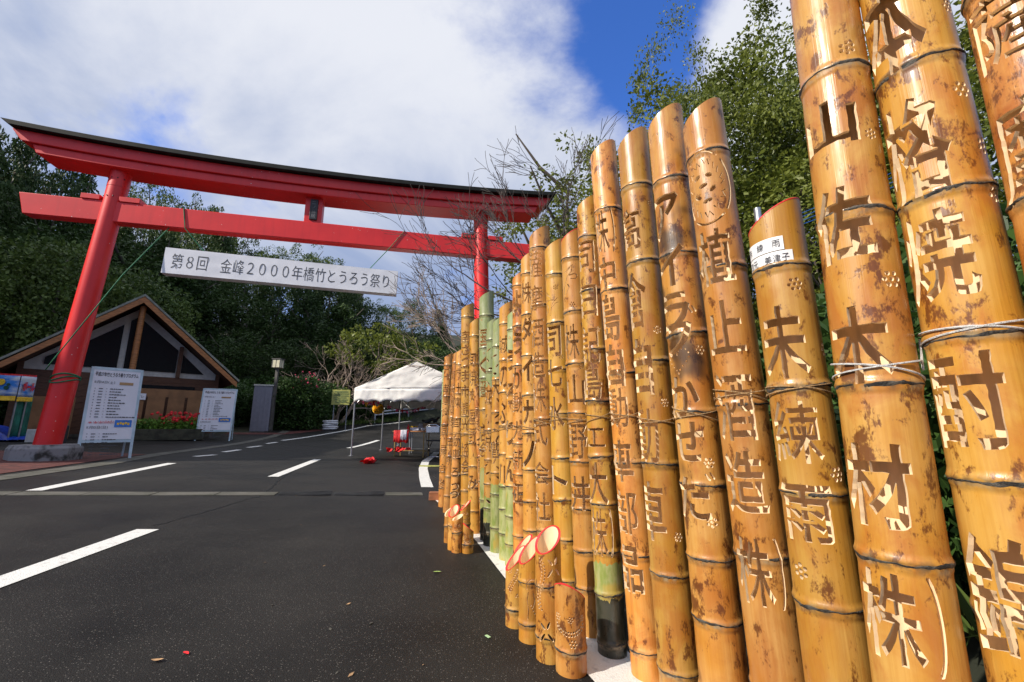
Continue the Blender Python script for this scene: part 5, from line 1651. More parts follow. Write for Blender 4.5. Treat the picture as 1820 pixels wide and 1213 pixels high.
for px, y, top, w in ((-40, 15.5, 455, .8), (60, 16.5, 432, .85), (150, 19, 440, .75), (245, 22, 500, .8)):
    forest_tree(px, y, top, 'leafy', w, 'behind the toilet building')
for i, (px, y, top) in enumerate(((390, 23, 590), (440, 24, 590), (520, 25, 600), (580, 26, 620), (640, 27, 600), (700, 29, 610), (770, 31, 600), (840, 33, 610), (900, 35, 620))):
    forest_tree(px, y, top, 'round', 1.25, 'along the foot of the slope')
# the dark far wood that closes the valley
# undergrowth along the foot of the hill
def shrub_mesh(seed, leaf=.05): return crown_mesh('shrub_crown', M['shrub'], ell_shape(.55, .42, .5, .3), 70, 110, leaf, .17, seed, 1.7)
SH = [shrub_mesh(5), shrub_mesh(6)]
stm = trunk_mesh(.6, .03, 9, 4)
for i, (px, y, h) in enumerate(((-40, 13.2, 2.4), (10, 13.6, 2.0), (410, 20.5, 2.2), (445, 22.5, 2.4), (500, 21.2, 2.2), (545, 21.4, 2.4), (590, 23.5, 2.0), (630, 24.5, 1.8), (680, 25.8, 1.9), (725, 27.5, 1.8), (770, 29.5, 2.0), (825, 32, 2.0), (880, 33, 2.2))):
    p = at(px, 740, y); make_tree('shrub', 'dark roadside shrub, %s along the foot of the slope' % (ORD[i]+('' if i == 0 else ' from the left')), (p.x, y, gz(p.x, y)-.05), h, random.choice(SH), stm, 'roadside shrubs', random.uniform(.8, 1.1), None, 'shrub')
# hedge block with pink flowers by the lamp
hp = at(525, 740, 20.2)
hd_ = thing('flowering_hedge', 'tall dark hedge with pink flowers right of the street lamp', 'hedge', (hp.x, hp.y, gz(hp.x, hp.y)))
random.seed(3)
def hedge_pos():
    x, y, z = random.uniform(-.95, .95), random.uniform(-.6, .6), random.random()*2.4
    return Vector((x*(1-.06*z), y, z)), Vector((x*.4, -.8 if y < 0 else .8, .2))
o = leafcloud(5200, hedge_pos, .13, .2).build('foliage', M['shrub'], hd_)
fl = MB()
for i in range(26): fl.ball((random.uniform(-.1, 1.0), random.uniform(-.65, .1), random.uniform(1.9, 2.65)), random.uniform(.025, .045), 6, 4, 0, .3)
fl.build('pink_flowers', M['hedgeflower'], hd_)['kind'] = 'stuff'
# bare spreading tree with pale twigs behind the tent
def bare(nm, label, loc, d, L, r, depth, m, seed, leaves=0, lm=None, spread=.6, up=.12, nch=3, cat='tree', lsize=.06, minr=.004, gn=.16, forks=None, stem=None, stem_r=.05):
    random.seed(seed); t = thing(nm, label, cat, loc); mb = MB(); tips = []
    if stem: mb.tube(stem, [stem_r, stem_r*.85, stem_r*.7], 8, 0, False)
    for dd in (forks or [d]): branch_tree(mb, stem[-1] if stem else Vector((0, 0, -.1)), Vector(dd).normalized(), L, r, depth, spread, up, nch, 4, gn, .62, 0, tips, minr)
    mb.build('branches', m, t, 'all')
    if leaves:
        lv = MB()
        for p, dd in tips:
            for k in range(leaves):
                if random.random() < .25: continue
                q = p+rnd_dir()*lsize*2.2; v = rnd_dir(.2)*lsize*random.uniform(.7, 1.3); s = v.orthogonal().normalized()*lsize*.28
                lv.add([q, q+v*.5+s, q+v, q+v*.5-s], [(0, 1, 2, 3)])
        lv.build('leaves', lm, t)
    return t
p = at(600, 740, 22.5)
bare('bare_tree', 'pale bare spreading tree behind the white tent', (p.x, p.y, gz(p.x, p.y)), (0, 0, 1), 1.7, .10, 5, M['twig'], 21, 0, None, .85, .05, 3, minr=.010, forks=[(-.6, 0, 1.1), (.5, .1, 1), (.05, -.2, 1), (-.95, 0, 1)])
p = at(665, 740, 24.5)
make_tree('young_tree', 'sunlit yellow-green layered tree beside the pale bare tree', (p.x, p.y, gz(p.x, p.y)-.1), at(665, 575, 24.5).z-gz(p.x, p.y), crown_mesh('layered_crown', M['olive'], ell_shape(.42, .26, .72, .5), 90, 44, .035, .07, 15, 1.7), TK[0], None, .95)
p = at(60, 740, 15.0)
bare('bare_tree', 'thin bare tree left of the toilet roof', (p.x, p.y, gz(p.x, p.y)), (.1, 0, 1), 1.7, .08, 5, M['twig'], 31, 0, None, .7, .12, 3, minr=.008)
# right-hand trees above the poles
big = [(1285, 9.6, 92, 'tallest olive green tree rising above the poles', .29), (1395, 10.6, 128, 'dense olive green tree behind the emblem pole', .36), (1245, 12.5, 215, 'smaller olive tree left of the tallest one', .25),
       (1480, 9.0, 190, 'olive green tree behind the 山佐 pole', .5), (1600, 9.5, 60, 'tree showing between the two tall right poles', .5), (1740, 8.5, 120, 'tree behind the rightmost poles', .6), (1330, 13.5, 240, 'shaded tree low behind the emblem pole', .7)]
OC = [crown_mesh('olive_crown', M['olive'], ell_shape(.36, .40, .60, .55), 120, 330, .0100, .080, 90+i, 1.9, .2) for i in range(3)]
random.seed(123)
for i, (px, y, top, lb, w) in enumerate(big):
    p = at(px, 740, y); z0 = -.2; h = at(px, top, y).z-z0
    random.seed(200+i); mb = MB()
    branch_tree(mb, Vector((0, 0, -.02)), Vector((.05, 0, 1)), .36, .020, 2, .8, .05, 4, 4, .1, .62, 0, None, .002)
    make_tree('evergreen_tree', lb, (p.x, y, z0), h, OC[i % 3], mb.mesh('trunk', M['bark'], 'all'), 'tall trees behind the poles', w*1.9)
p = at(1020, 740, 13.5)
make_tree('olive_tree', 'thin olive tree behind the pole tops near the gate', (p.x, 13.5, -.2), at(1010, 235, 13.5).z+.2, crown_mesh('thin_crown', M['olive'], ell_shape(.17, .30, .66, .6), 70, 44, .014, .045, 97, 1.9, .3), trunk_mesh(.8, .016, 31, 6), None, 1.0)
p = at(985, 740, 14.5)
make_tree('olive_tree', 'low olive bush tree at the right end of the gate', (p.x, 14.5, -.2), at(985, 330, 14.5).z+.2, crown_mesh('thin_crown', M['olive'], ell_shape(.18, .24, .68, .5), 60, 44, .015, .05, 98, 1.9, .3), TK[1], None, .95)
# bare cherry whose twigs reach across the gate's right end
bare('cherry_tree', 'bare cherry tree whose twigs reach over the right gate pillar', (1.55, 7.2, -.1), (0, 0, 1), 1.25, .034, 5, M['darktwig'], 46, 0, None, .6, .03, 3, minr=.0042, gn=.12,
     forks=[(-1, 0, .30), (-1, .1, .85), (-.95, .1, .02), (-.35, -.1, 1)], stem=(Vector((0, 0, 0)), Vector((-.05, 0, 1.2)), Vector((-.30, 0, 2.75))), stem_r=.06)
bare('cherry_tree', 'low bare cherry whose twigs show above the far end of the row', (.1, 6.4, 0), (0, 0, 1), .75, .018, 4, M['twig'], 52, 0, None, .55, .03, 3, minr=.004, gn=.14,
     forks=[(-1, 0, .45), (-1, 0, .12), (-.7, 0, .8)], stem=(Vector((0, 0, 0)), Vector((-.1, 0, .9)), Vector((-.40, 0, 1.75))), stem_r=.03)
p = at(1150, 740, 9.2)
bare('bare_tree', 'bare forked tree against the blue sky', (p.x+.6, 9.2, -.2), (-.15, 0, 1), 2.35, .075, 5, M['darktwig'], 63, 0, M['olive'], .55, .13, 3, minr=.005, gn=.1, lsize=.05, forks=[(-.12, 0, 1), (-.35, .05, 1)])
# bank, undergrowth and fence pole behind the row
mb = MB(); xs, ys = lin(1.5, 16, 20), lin(-3, 22, 26)
for y in ys:
    for x in xs: mb.v.append((x, y, gz(x, y)-.06+min(1, max(0, x-1.7))*.14+max(0, x-3.2)*.22+.1*height_noise(x*3, y*3)))
n = len(xs)
for j in range(len(ys)-1):
    for i in range(n-1): mb.f.append((j*n+i, j*n+i+1, (j+1)*n+i+1, (j+1)*n+i)); mb.m.append(0)
struct(mb.build('grass_bank', M['hill'], None, 'all'))
random.seed(8)
def bank_pos():
    x, y = random.uniform(1.6, 7), random.uniform(.2, 9)
    return Vector((x, y, gz(x, y)+.05+max(0, x-3.2)*.22+random.random()*.12)), Vector((0, 0, .6))
o = leafcloud(9000, bank_pos, .16, .9, .1, 6).build('bank_grass', M['grass']); o['kind'] = 'stuff'; o['label'] = 'rough grass on the bank behind the poles'
for i, (x, y, h) in enumerate(((0.6, 8.2, 1.6), (1.2, 6.8, 1.8), (1.6, 5.2, 1.9), (1.9, 4.1, 1.8), (2.9, 6.2, 2.3), (2.6, 3.4, 1.9), (3.6, 4.6, 2.3), (2.2, 2.2, 1.35), (3.2, 2.4, 1.8), (4.2, 2.9, 2.7), (2.7, 1.4, 1.8), (2.6, 0.7, 2.0))):
    make_tree('shrub', 'leafy shrub behind the poles, %s along the bank' % (ORD[i]+('' if i == 0 else ' from the left')), (x, y, gz(x, y)-.05), h, SH[i % 2], stm, 'shrubs behind the poles', random.uniform(.8, 1.1), None, 'shrub')
fp = at(1348, 390, 3.4)
tag(MB().tube([(0, 0, -.2), (0, 0, fp.z+.1)], .028, 10).build('steel_post', M['steel'], None, True, 0, (fp.x, 3.4, 0)), 'thin grey steel post just left of the red-rimmed pole', 'post')
wn = MB()
for k in range(4):
    a = at(1362, 405+k*6, 3.6); b = at(1600, 300+k*9, 4.2); wn.tube([a, (a+b)/2-Vector((0, 0, .02)), b], .004, 4)
tag(wn.build('blue_wire', M['blue'], None, True), 'thin blue wires stretched behind the short pole', 'wire')
# grass along the far road edge
random.seed(14)
def verge_pos():
    t = random.random(); x = -9.6+t*6.5; y = 20.0+t*8.6+random.uniform(.2, 2.2)
    return Vector((x-.6, y, gz(x-.6, y)+.02)), Vector((0, 0, .7))
o = leafcloud(3500, verge_pos, .22, .9, .1, 7).build('verge_grass', M['grass']); o['kind'] = 'stuff'; o['label'] = 'short grass along the far road edge'
# ================================================================== the row of carved poles
def emblem(R, w, hz):
    """ring of carved arcs round an irregular carved figure"""
    zc = (hz(255)+hz(405))/2+.002; rz = abs(hz(262)-hz(400))/2; rs = R*1.28
    out = []
    def arc(a0, a1, q, wd=.0075, n=9): return stroke([(rs*q*cos(t), zc+rz*q*sin(t)) for t in [a0+(a1-a0)*k/n for k in range(n+1)]], wd, wd)
    for a0, a1 in ((-.75, .75), (.95, 2.2), (2.45, 3.9), (4.1, 5.35)): out.append(arc(a0, a1, .93))
    rr = random.Random(4)
    for k in range(11):
        t = k/11*6.28; q = .66+rr.uniform(-.05, .05)
        pts = [(rs*(q+(.09 if j % 2 else -.05))*cos(t+j*.13), zc+rz*(q+(.09 if j % 2 else -.05))*sin(t+j*.13)) for j in range(4)]
        out.append(stroke(pts, .005, .0035))
    for dx, dz, l, a in ((-.25, .3, .3, .4), (.2, .28, .26, -.3), (-.05, .05, .35, .1), (.28, -.08, .3, .8), (-.3, -.2, .32, -.5), (.05, -.36, .36, .2)):
        out.append(ellipse(rs*dx, zc+rz*dz, rs*l*.5, rz*.055, a))
    return [{'cut': [c], 'keep': []} for c in out]
def heart(y0, y1):
    def f(R, w, hz):
        zc = (hz(y0)+hz(y1))/2; h = abs(hz(y0)-hz(y1))
        out = []
        for k in range(22):
            t = 2*pi*k/22
            x = 16*sin(t)**3; y = 13*cos(t)-5*cos(2*t)-2*cos(3*t)-cos(4*t)
            out.append({'cut': [circle(x/17*R*.62, zc+y/17*h*.5, .0032, 7)], 'keep': []})
        return out
    return f
def petals(spec):
    """leaf-shaped cuts scattered down a pole: (row, arc fraction, length, width, tilt)"""
    def f(R, w, hz):
        out = []
        for y, s, a, b, r in spec:
            out.append({'cut': [ellipse(s*R, hz(y), a, b, r)], 'keep': []})
        return out
    return f
def leafy(ys, seed):
    r = random.Random(seed)
    return petals([(y, r.uniform(-.5, .6), r.uniform(.018, .03), r.uniform(.006, .010), r.uniform(-1.2, 1.2)) for y in ys])
def swirl(R, w, hz):
    zc = hz(492); q = .055
    a = stroke([(-.25*w, zc+.6*q), (.05*w, zc+1.0*q), (.18*w, zc+1.25*q), (.12*w, zc+.6*q), (-.12*w, zc+.1*q), (-.36*w, zc-.9*q), (-.42*w, zc-1.5*q)], .009, .004)
    b = stroke([(.02*w, zc+.25*q), (.3*w, zc+.35*q), (.42*w, zc+.1*q), (.3*w, zc-.15*q), (.08*w, zc-.1*q)], .008, .005)
    c = stroke([(-.1*w, zc-.6*q), (-.02*w, zc-.9*q), (-.12*w, zc-1.2*q), (-.22*w, zc-1.6*q)], .007, .004)
    return [{'cut': [x], 'keep': []} for x in (a, b, c)]
def bird(R, w, hz):
    z = hz(535); out = []
    for pts, a, b in (([(-.3*w, z+.05), (-.1*w, z+.035), (.05*w, z+.015)], .005, .003), ([(-.35*w, z+.012), (0, z+.012), (.35*w, z+.004)], .006, .003),
                      ([(.4*w, z+.02), (.2*w, z), (.05*w, z-.02)], .004, .004), ([(.42*w, z-.004), (.25*w, z-.012), (.1*w, z-.03)], .004, .003),
                      ([(-.3*w, z-.008), (-.15*w, z-.03), (-.2*w, z-.06)], .006, .003), ([(.05*w, z-.03), (.0*w, z-.06), (-.1*w, z-.075)], .005, .003)):
        out.append({'cut': [stroke(pts, a, b)], 'keep': []})
    return out
def dakuten(y, s):
    def f(R, w, hz):
        z = hz(y)
        return [{'cut': [stroke([(s*R, z+.012), (s*R+.012, z-.006)], .006, .008)], 'keep': []}, {'cut': [stroke([(s*R+.014, z+.016), (s*R+.026, z-.002)], .006, .008)], 'keep': []}]
    return f
def both(*fs): return lambda R, w, hz: [g for f in fs for g in f(R, w, hz)]

make_pole('P0', 'tall scorched orange bamboo pole with brushy characters at the right end of the row', 0.14, 0.7, (1704, 0), (1773, 300), None, .85, .95, 72,
          [('薩', 25, 130), ('摩', 245, 190), ('の', 480, 130), ('酒', 760, 180), ('蔵', 1050, 180)], [(1812, 470, .012)], [-60, 330, 640, 900, 1130], H=2.35, fat=.016, soot=.3)
make_pole('P1', 'tall olive pole reading 本格焼酎, tied with white cord, second from the right end', 0.155, 0.85, (1522, 0), (1668, 765), None, .25, .62, 74,
          [('本', 25, 180), ('格', 250, 185), ('焼', 445, 170), ('酎', 712, 190), ('錦', 1085, 260)], [(1713, 172, .016), (1752, 268, .016), (1772, 352, .016), (1690, 24, .014)],
          [105, 336, 592, 858, 1120], H=2.3, fat=.027)
make_pole('P2', 'tall amber pole reading 山佐木材 and 株, tied with white cord', 0.15, 0.95, (1400, 0), (1494, 765), None, .42, .66, 62,
          [('山', 213, 88), ('佐', 392, 140), ('木', 612, 150), ('材', 868, 165), ('株', 1112, 180, ')')], [(1507, 93, .016), (1585, 500, .016), (1549, 245, .012)],
          [118, 373, 682, 1003], H=2.2, fat=.027, gw=1.72)
make_pole('P3', 'shorter pole reading 未練雨 with two white paper stickers and a red rim', 0.142, 1.12, (1330, 440), (1372, 765), (415, 368), .30, .40, 52,
          [('未', 606, 140), ('練', 768, 120), ('雨', 916, 112)], [(1413, 506, .015), (1471, 620, .015), (1488, 843, .015), (1425, 1025, .015)], [470, 685, 880, 1085], rim=True, fat=.016)
make_pole('P4', 'orange pole with a carved round emblem near its high slanted top', 0.14, 1.3, (1212, 240), (1278, 765), (240, 183), .80, .45, 46,
          [('植', 452, 105), ('止', 578, 100), ('酒', 722, 130), ('造', 858, 120), ('株', 1020, 130, ')')], [], [264, 470, 718, 993], emblem, fat=.018)
make_pole('P5', 'dark scorched pole reading アイラブかせだ with a dotted heart between', 0.14, 1.46, (1150, 240), (1200, 765), (235, 197), .62, .55, 58,
          [('ア', 378, 80), ('イ', 468, 75), ('ラ', 552, 75), ('フ', 600, 62), ('か', 705, 80), ('せ', 785, 75), ('た', 888, 80)],
          [(1243, 622, .014), (1294, 742, .014), (1260, 823, .014), (1265, 928, .014)], [312, 447, 590, 732, 864, 998, 1112],
          both(heart(610, 662), dakuten(552, .75), dakuten(850, .75)), soot=.9, fat=.016)
make_pole('P6', 'olive pole reading 高倉自動車 in broad brush characters', 0.135, 1.62, (1099, 300), (1136, 765), (268, 237), .30, .48, 66,
          [('高', 402, 80), ('倉', 530, 110), ('自', 650, 110), ('動', 775, 105), ('車', 912, 115)], [(1168, 586, .013), (1181, 716, .013), (1205, 955, .013), (1155, 360, .011)],
          [325, 460, 640, 826, 1027], fat=.016)
make_pole('P7', 'orange spotted pole with 中島自動車部品 cut in rounded block characters', 0.128, 1.78, (1049, 300), (1087, 765), (284, 257), .85, .62, 52,
          [('株', 408, 80, ')'), ('中', 482, 62), ('島', 562, 90), ('自', 648, 82), ('動', 724, 75), ('車', 820, 80), ('部', 912, 85), ('品', 1015, 90)], [],
          [368, 512, 663, 823, 990, 1163], fat=.022, gw=1.6)
make_pole('P8', 'olive pole on a grey and black unburnt foot, thin stamped characters', 0.116, 1.93, (1025, 400), (1043, 765), (374, 353), .12, .66, 40,
          [('司', 455, 62), ('日', 533, 60), ('記', 612, 72), ('島', 680, 64), ('工', 778, 70), ('大', 860, 80), ('株', 948, 90, ')')], [(1062, 585, .011), (1058, 462, .009)],
          [418, 514, 620, 713, 812, 898, 983, 1060], green_h=.345, dark_h=.215, fat=.012, gw=1.7, soot=.5)
make_pole('P9', 'straw coloured pole with a carved swirl above 山野井', 0.13, 2.1, (996, 440), (1010, 765), (430, 413), .62, .30, 34,
          [('株', 606, 66, ')'), ('山', 692, 58), ('野', 785, 66), ('井', 878, 66)], [(1017, 540, .012), (1033, 652, .010)], [456, 551, 645, 735, 822, 907, 982, 1050], swirl, rim=True, fat=.016)
make_pole('P10', 'pale olive pole carved with a small bird above thin characters', 0.13, 2.28, (967, 460), (978, 765), (446, 431), .10, .30, 44,
          [('司', 605, 60), ('七', 662, 52), ('水', 735, 64), ('ト', 855, 55)], [(987, 510, .012), (997, 634, .011), (966, 552, .010)], [486, 572, 656, 735, 815, 890, 962], bird, fat=.016)
make_pole('P11', 'straw pole with 薩摩酒造株式会社 in wedge-tipped characters', 0.135, 2.46, (940, 440), (949, 765), (427, 405), .62, .46, 44,
          [('薩', 468, 50), ('摩', 528, 48), ('酒', 590, 56), ('造', 648, 50), ('株', 706, 56), ('式', 768, 52), ('会', 842, 44), ('社', 902, 56)], [], [438, 541, 640, 745, 850, 945], fat=.016)
make_pole('P12', 'yellow pole with bold black-edged katakana beside the bare cherry branches', 0.12, 2.63, (925, 480), (928, 765), (462, 452), .45, .22, 30,
          [('株', 520, 40), ('ダ', 584, 46), ('イ', 655, 46), ('ナ', 733, 46), ('ノ', 808, 50)], [], [485, 558, 632, 702, 770, 836, 893, 945], fat=.028, gw=1.5)
make_pole('P13', 'brown scorched narrow pole reading よう in rounded strokes', 0.115, 2.8, (910, 510), (911, 765), (496, 486), .70, .78, 30,
          [('よ', 535, 42), ('う', 610, 42), ('か', 672, 40), ('動', 716, 40), ('力', 766, 36), ('新', 818, 40), ('正', 878, 36)], [], [507, 578, 650, 715, 790, 845, 880, 955], fat=.02)
make_pole('L11', 'pale green topped pole with a yellow-green foot and looping cuts', 0.115, 2.98, (901, 570), (899.4, 765), (560, 552), .45, .25, 30,
          [('う', 640, 40), ('ろ', 700, 40), ('り', 770, 46), ('ん', 838, 40)], [(905, 600, .010)], [585, 640, 700, 759, 815, 866, 920], green_h=.50, green_top=1.40, fat=.028)
make_pole('L10', 'yellow pole with green foot, the taller of two yellow-green poles', 0.12, 3.11, (886.6, 570), (886.7, 765), (551, 537), .40, .22, 28,
          [('城', 612, 34), ('の', 670, 40), ('ぶ', 735, 40), ('川', 845, 40)], [], [575, 640, 697, 757, 808, 866, 906, 950], green_h=.49, fat=.016)
make_pole('L9', 'green capped pole with leaf-shaped cuts and a mottled green foot', 0.115, 3.28, (875, 590), (873, 765), (576, 563), .35, .30, 28,
          [('大', 690, 34), ('曹', 800, 34)], [(884, 618, .009)], [615, 675, 733, 790, 842, 880, 940], leafy([632, 650, 664, 712, 740, 752, 764, 780, 820, 832, 850], 3), green_h=.46, green_top=1.24, fat=.02)
make_pole('L8', 'light green topped pole with leaf cuts and a dark foot', 0.115, 3.44, (864.3, 590), (861.5, 765), (577, 566), .45, .42, 28,
          [('花', 705, 30), ('苑', 790, 30)], [(875, 636, .009)], [604, 660, 715, 765, 818, 862, 905], leafy([622, 640, 655, 680, 740, 752, 828, 842, 855, 880, 892], 8), green_h=.34, dark_h=.17, green_top=1.18, fat=.02)
make_pole('L7', 'tallest grey-green bamboo pole in front of the red pillar, dark foot', 0.135, 3.59, (851, 550), (852, 765), (533, 519), .20, .15, 30,
          [('国', 600, 34), ('く', 650, 34), ('圏', 692, 32), ('店', 770, 34), ('会', 800, 30)], [(856, 568, .009), (860, 628, .009)], [560, 618, 672, 728, 800, 890], green_h=.55, green_top=1.12, dark_h=.24, fat=.022)
make_pole('L6', 'thin short orange pole standing in front of the others', 0.065, 3.7, (842.8, 720), (845, 765), (694, 683), .90, .85, 20,
          [('黒', 735, 24), ('走', 756, 22), ('千', 792, 30), ('員', 830, 26), ('八', 848, 22)], [], [728, 812, 856, 893, 930], fat=.02, gw=1.5)
make_pole('L5', 'olive pole with a round-bracketed character under its plum flower', 0.12, 3.8, (834, 590), (832.7, 765), (577, 566), .30, .38, 26,
          [('旬', 638, 30, ')'), ('焼', 672, 32), ('肉', 705, 30), ('屋', 742, 30), ('野', 775, 28), ('み', 858, 26)], [(847, 606, .011), (850, 625, .009)], [597, 647, 700, 745, 788, 830, 868, 910], fat=.02)
make_pole('L4', 'yellow pole reading 南さつま市観光協会 behind the small far pots', 0.133, 4.02, (819, 570), (819, 765), (553, 540), .25, .30, 18,
          [('南', 598, 22), ('さ', 622, 20), ('つ', 645, 20), ('ま', 668, 22), ('市', 695, 24), ('観', 727, 26), ('光', 755, 24), ('協', 800, 28), ('会', 830, 26)],
          [(830, 578, .011), (832, 612, .011), (830, 628, .011), (827, 664, .010), (827, 706, .010)], [563, 607, 652, 692, 740, 772, 810, 843, 873, 899], fat=.02)
make_pole('L3', 'orange narrow pole with small plain characters beside the tall yellow pole', 0.11, 4.3, (810, 650), (805, 765), (627, 620), .75, .40, 16,
          [('株', 663, 20, ')'), ('十', 690, 20), ('東', 716, 20), ('自', 752, 18), ('動', 785, 22), ('車', 807, 18), ('ろ', 840, 18), ('つ', 866, 14), ('つ', 880, 14)], [], [648, 700, 744, 780, 815, 845], fat=.02)
make_pole('L2', 'slim brown pole with blurred vertical writing, third from the far end', 0.105, 4.6, (803, 650), (796, 765), (631, 624), .80, .50, 20,
          [('鯖', 668, 20), ('餅', 690, 18), ('勤', 712, 18), ('物', 728, 18), ('均', 752, 18), ('中', 790, 18), ('所', 820, 16)], [], [645, 690, 742, 780, 812, 848], fat=.012)
make_pole('L1', 'brown pole with a square 口 near its top at the far end of the row', 0.115, 4.9, (788.6, 650), (784, 765), (636, 629), .78, .62, 22,
          [('口', 664, 18), ('吉', 690, 16), ('建', 712, 18), ('設', 732, 16), ('同', 766, 18), ('舞', 800, 20), ('合', 832, 16), ('冬', 860, 18)], [], [649, 705, 755, 800, 840, 868], fat=.014)
make_pole('L0', 'greenish slim pole, outermost at the far end of the row', 0.09, 5.2, (785.5, 680), (783, 765), (660, 652), .30, .2, 10,
          [('大', 720, 16), ('木', 760, 16), ('組', 800, 16)], [], [680, 730, 780, 830], green_top=.85, fat=.012)

# ---- paper stickers on the short pole
def sticker(P, y, hp, s0, s1, text):
    R, fa = P['R'], P['fa']
    z0, z1 = P['hz'](y+hp/2), P['hz'](y-hp/2)
    mb = MB(); n = 10; r = R*.985+.0012
    vs, fs = [], []
    for i in range(n+1):
        s = s0+(s1-s0)*i/n; a = fa-s
        for z in (z0, z1): vs.append((-sin(a)*(P['rad']((z0+z1)/2)+.0022), -cos(a)*(P['rad']((z0+z1)/2)+.0022), z))
    for i in range(n): fs.append((2*i, 2*i+2, 2*i+3, 2*i+1))
    st = mb.add(vs, fs).build('paper_sticker', M['sticker'], P['root'])
    tx = flat_text(text, (z1-z0)*.62, 1.05)
    xs = [v[0] for v in tx.v]; sc = (s1-s0)*R*.86/(max(xs)-min(xs)); sc = min(sc, 1.2)
    tv = []
    for v in tx.v:
        s = (s0+s1)/2*R+v[0]*sc; z = (z0+z1)/2+v[2]; a = fa-s/R; q = P['rad']((z0+z1)/2+.0)+.0034
        tv.append((-sin(a)*q, -cos(a)*q, z))
    tx.v = tv
    tx.build('lettering', M['inkdark'], st)
sticker(POLES['P3'], 432, 24, -1.15, .52, '未 練 雨')
sticker(POLES['P3'], 458, 25, -1.15, .78, '四元 美津子')
# red paint chip seen inside a carved stroke is left as bare wood

# ---- lashings
def lash(keys, hfun, material, rad, name, label):
    mb = MB()
    def pt(P, az, h, off):
        q = P['R']*.97+off
        return Vector((P['x']+P['kx']*(h-P['g'])-sin(az)*q, P['y']-cos(az)*q, h))
    for i, k in enumerate(keys):
        P = POLES[k]; h = hfun[k]; R = P['R']
        xc = P['x']+P['kx']*(h-P['g']); va = atan2(xc, P['y'])
        jig = random.Random(i).uniform(-.004, .004)
        for sgn in (1, -1):
            pts = []
            for j in range(17):
                t = j/16; az = va+radians(100)-radians(200)*t
                pts.append(pt(P, az, h+jig+sgn*(t-.5)*(.032+.01*(i % 3))+.006*sin(3*t+i)+.006*sgn*cos(pi*t*2)*.3, rad+.0028))
            mb.tube(pts, rad, 5)
        if i+1 < len(keys):
            Q = POLES[keys[i+1]]; h2 = hfun[keys[i+1]]
            a = pt(P, va+radians(92), h, rad+.003); xc2 = Q['x']+Q['kx']*(h2-Q['g']); va2 = atan2(xc2, Q['y'])
            b = pt(Q, va2-radians(80), h2, rad+.003)
            for o in (.008, -.006): mb.tube([a+Vector((0, 0, o)), (a+b)/2+Vector((0, 0, o*.2)), b+Vector((0, 0, -o))], rad, 5)
    o = mb.build(name, material, None, True)
    tag(o, label, 'rope')
HH = {}
for k, y in (('P1', 590), ('P2', 652), ('P3', 695), ('P4', 700), ('P5', 738), ('P6', 745), ('P7', 737), ('P8', 742), ('P9', 750), ('P10', 745), ('P11', 752), ('P12', 760), ('P13', 758), ('L11', 757),
             ('L10', 762), ('L9', 766), ('L8', 768), ('L7', 768), ('L5', 768), ('L4', 771), ('L3', 770), ('L2', 772), ('L1', 772)):
    HH[k] = POLES[k]['g']+POLES[k]['hz'](y)
lash(['P1', 'P2'], HH, M['cord'], .0022, 'white_rope', 'white cord crossed over the two tall right-hand poles')
lash(['P3', 'P4', 'P5', 'P6', 'P7', 'P8', 'P9', 'P10', 'P11', 'P12', 'P13', 'L11', 'L10', 'L9', 'L8', 'L7', 'L5', 'L4', 'L3', 'L2', 'L1'], HH, M['twine'], .0017, 'jute_rope', 'brown jute twine criss-crossing the whole row of poles')

# ---- small slanted pots in front of the row
def small_pot(label, base, D, Hc, lean_az, cut, tone, scorch, pattern, rim=True, nodes=(.35,), group=None, soot=0, wall=.008):
    """base = where the pot's foot is seen"""
    p = G(*base); R = D/2
    # seen foot is the near edge: push the axis back by R
    d = Vector((p.x, p.y)).normalized(); p = Vector((p.x+d.x*R*.9, p.y+d.y*R*.9, 0)); p.z = gz(p.x, p.y)
    fa = atan2(p.x, p.y)+radians(6)
    nd = [Hc*n for n in nodes]
    gs = [{'cut': [c], 'keep': []} for c in pattern(R, Hc)]
    me, rad, top, cuts = bamboo_mesh('culm', R, Hc, cut, radians(lean_az)+pi, nd, gs, fa, taper=1.0, nu=48, step=.04, wall=wall)
    root = thing('bamboo_pot', label, 'bamboo pot', p, 0, group)
    c = bpy.data.objects.new('culm', me); COL.objects.link(c); c.parent = root
    rnd = random.Random(label)
    for k, v in (('tone', tone), ('scorch', scorch), ('green_h', -1), ('green_top', 99), ('dark_h', -1), ('soot', soot), ('seed', rnd.uniform(0, 10))): c[k] = float(v)
    for n in nd: node_mesh(R, rad, n, cuts, fa, rnd, 48).build('node_ring', M['nodering'], root, 'all')
    if rim: rim_mesh(R, rad, top, wall, fa).build('red_rim', M['redrim'], root)
    # the joint that closes the tube inside
    MB().lathe([(R-wall-.0015, 0), (R-wall-.0015, .012)], (0, 0, Hc*.35), 24).build('inner_joint', M['wall_cut'], root)
    return root
def dots(arc_pts, r=.004): return [circle(x, y, r, 7) for x, y in arc_pts]
def pat_beads(R, H):
    out = []
    for k in range(12):
        x = -R*.9+R*1.9*k/11; y = H*.56+.02*((k-5.5)/5.5)**2*1.2
        out += [circle(x, y, .0042, 7), circle(x+.002, y-.011, .0042, 7)]
    return out+flower(.25*R, H*.42, .016, 7)+flower(-.8*R, H*.74, .014, 7)+flower(.1*R, H*.72, .012, 7)+flower(.95*R, H*.73, .012, 7)
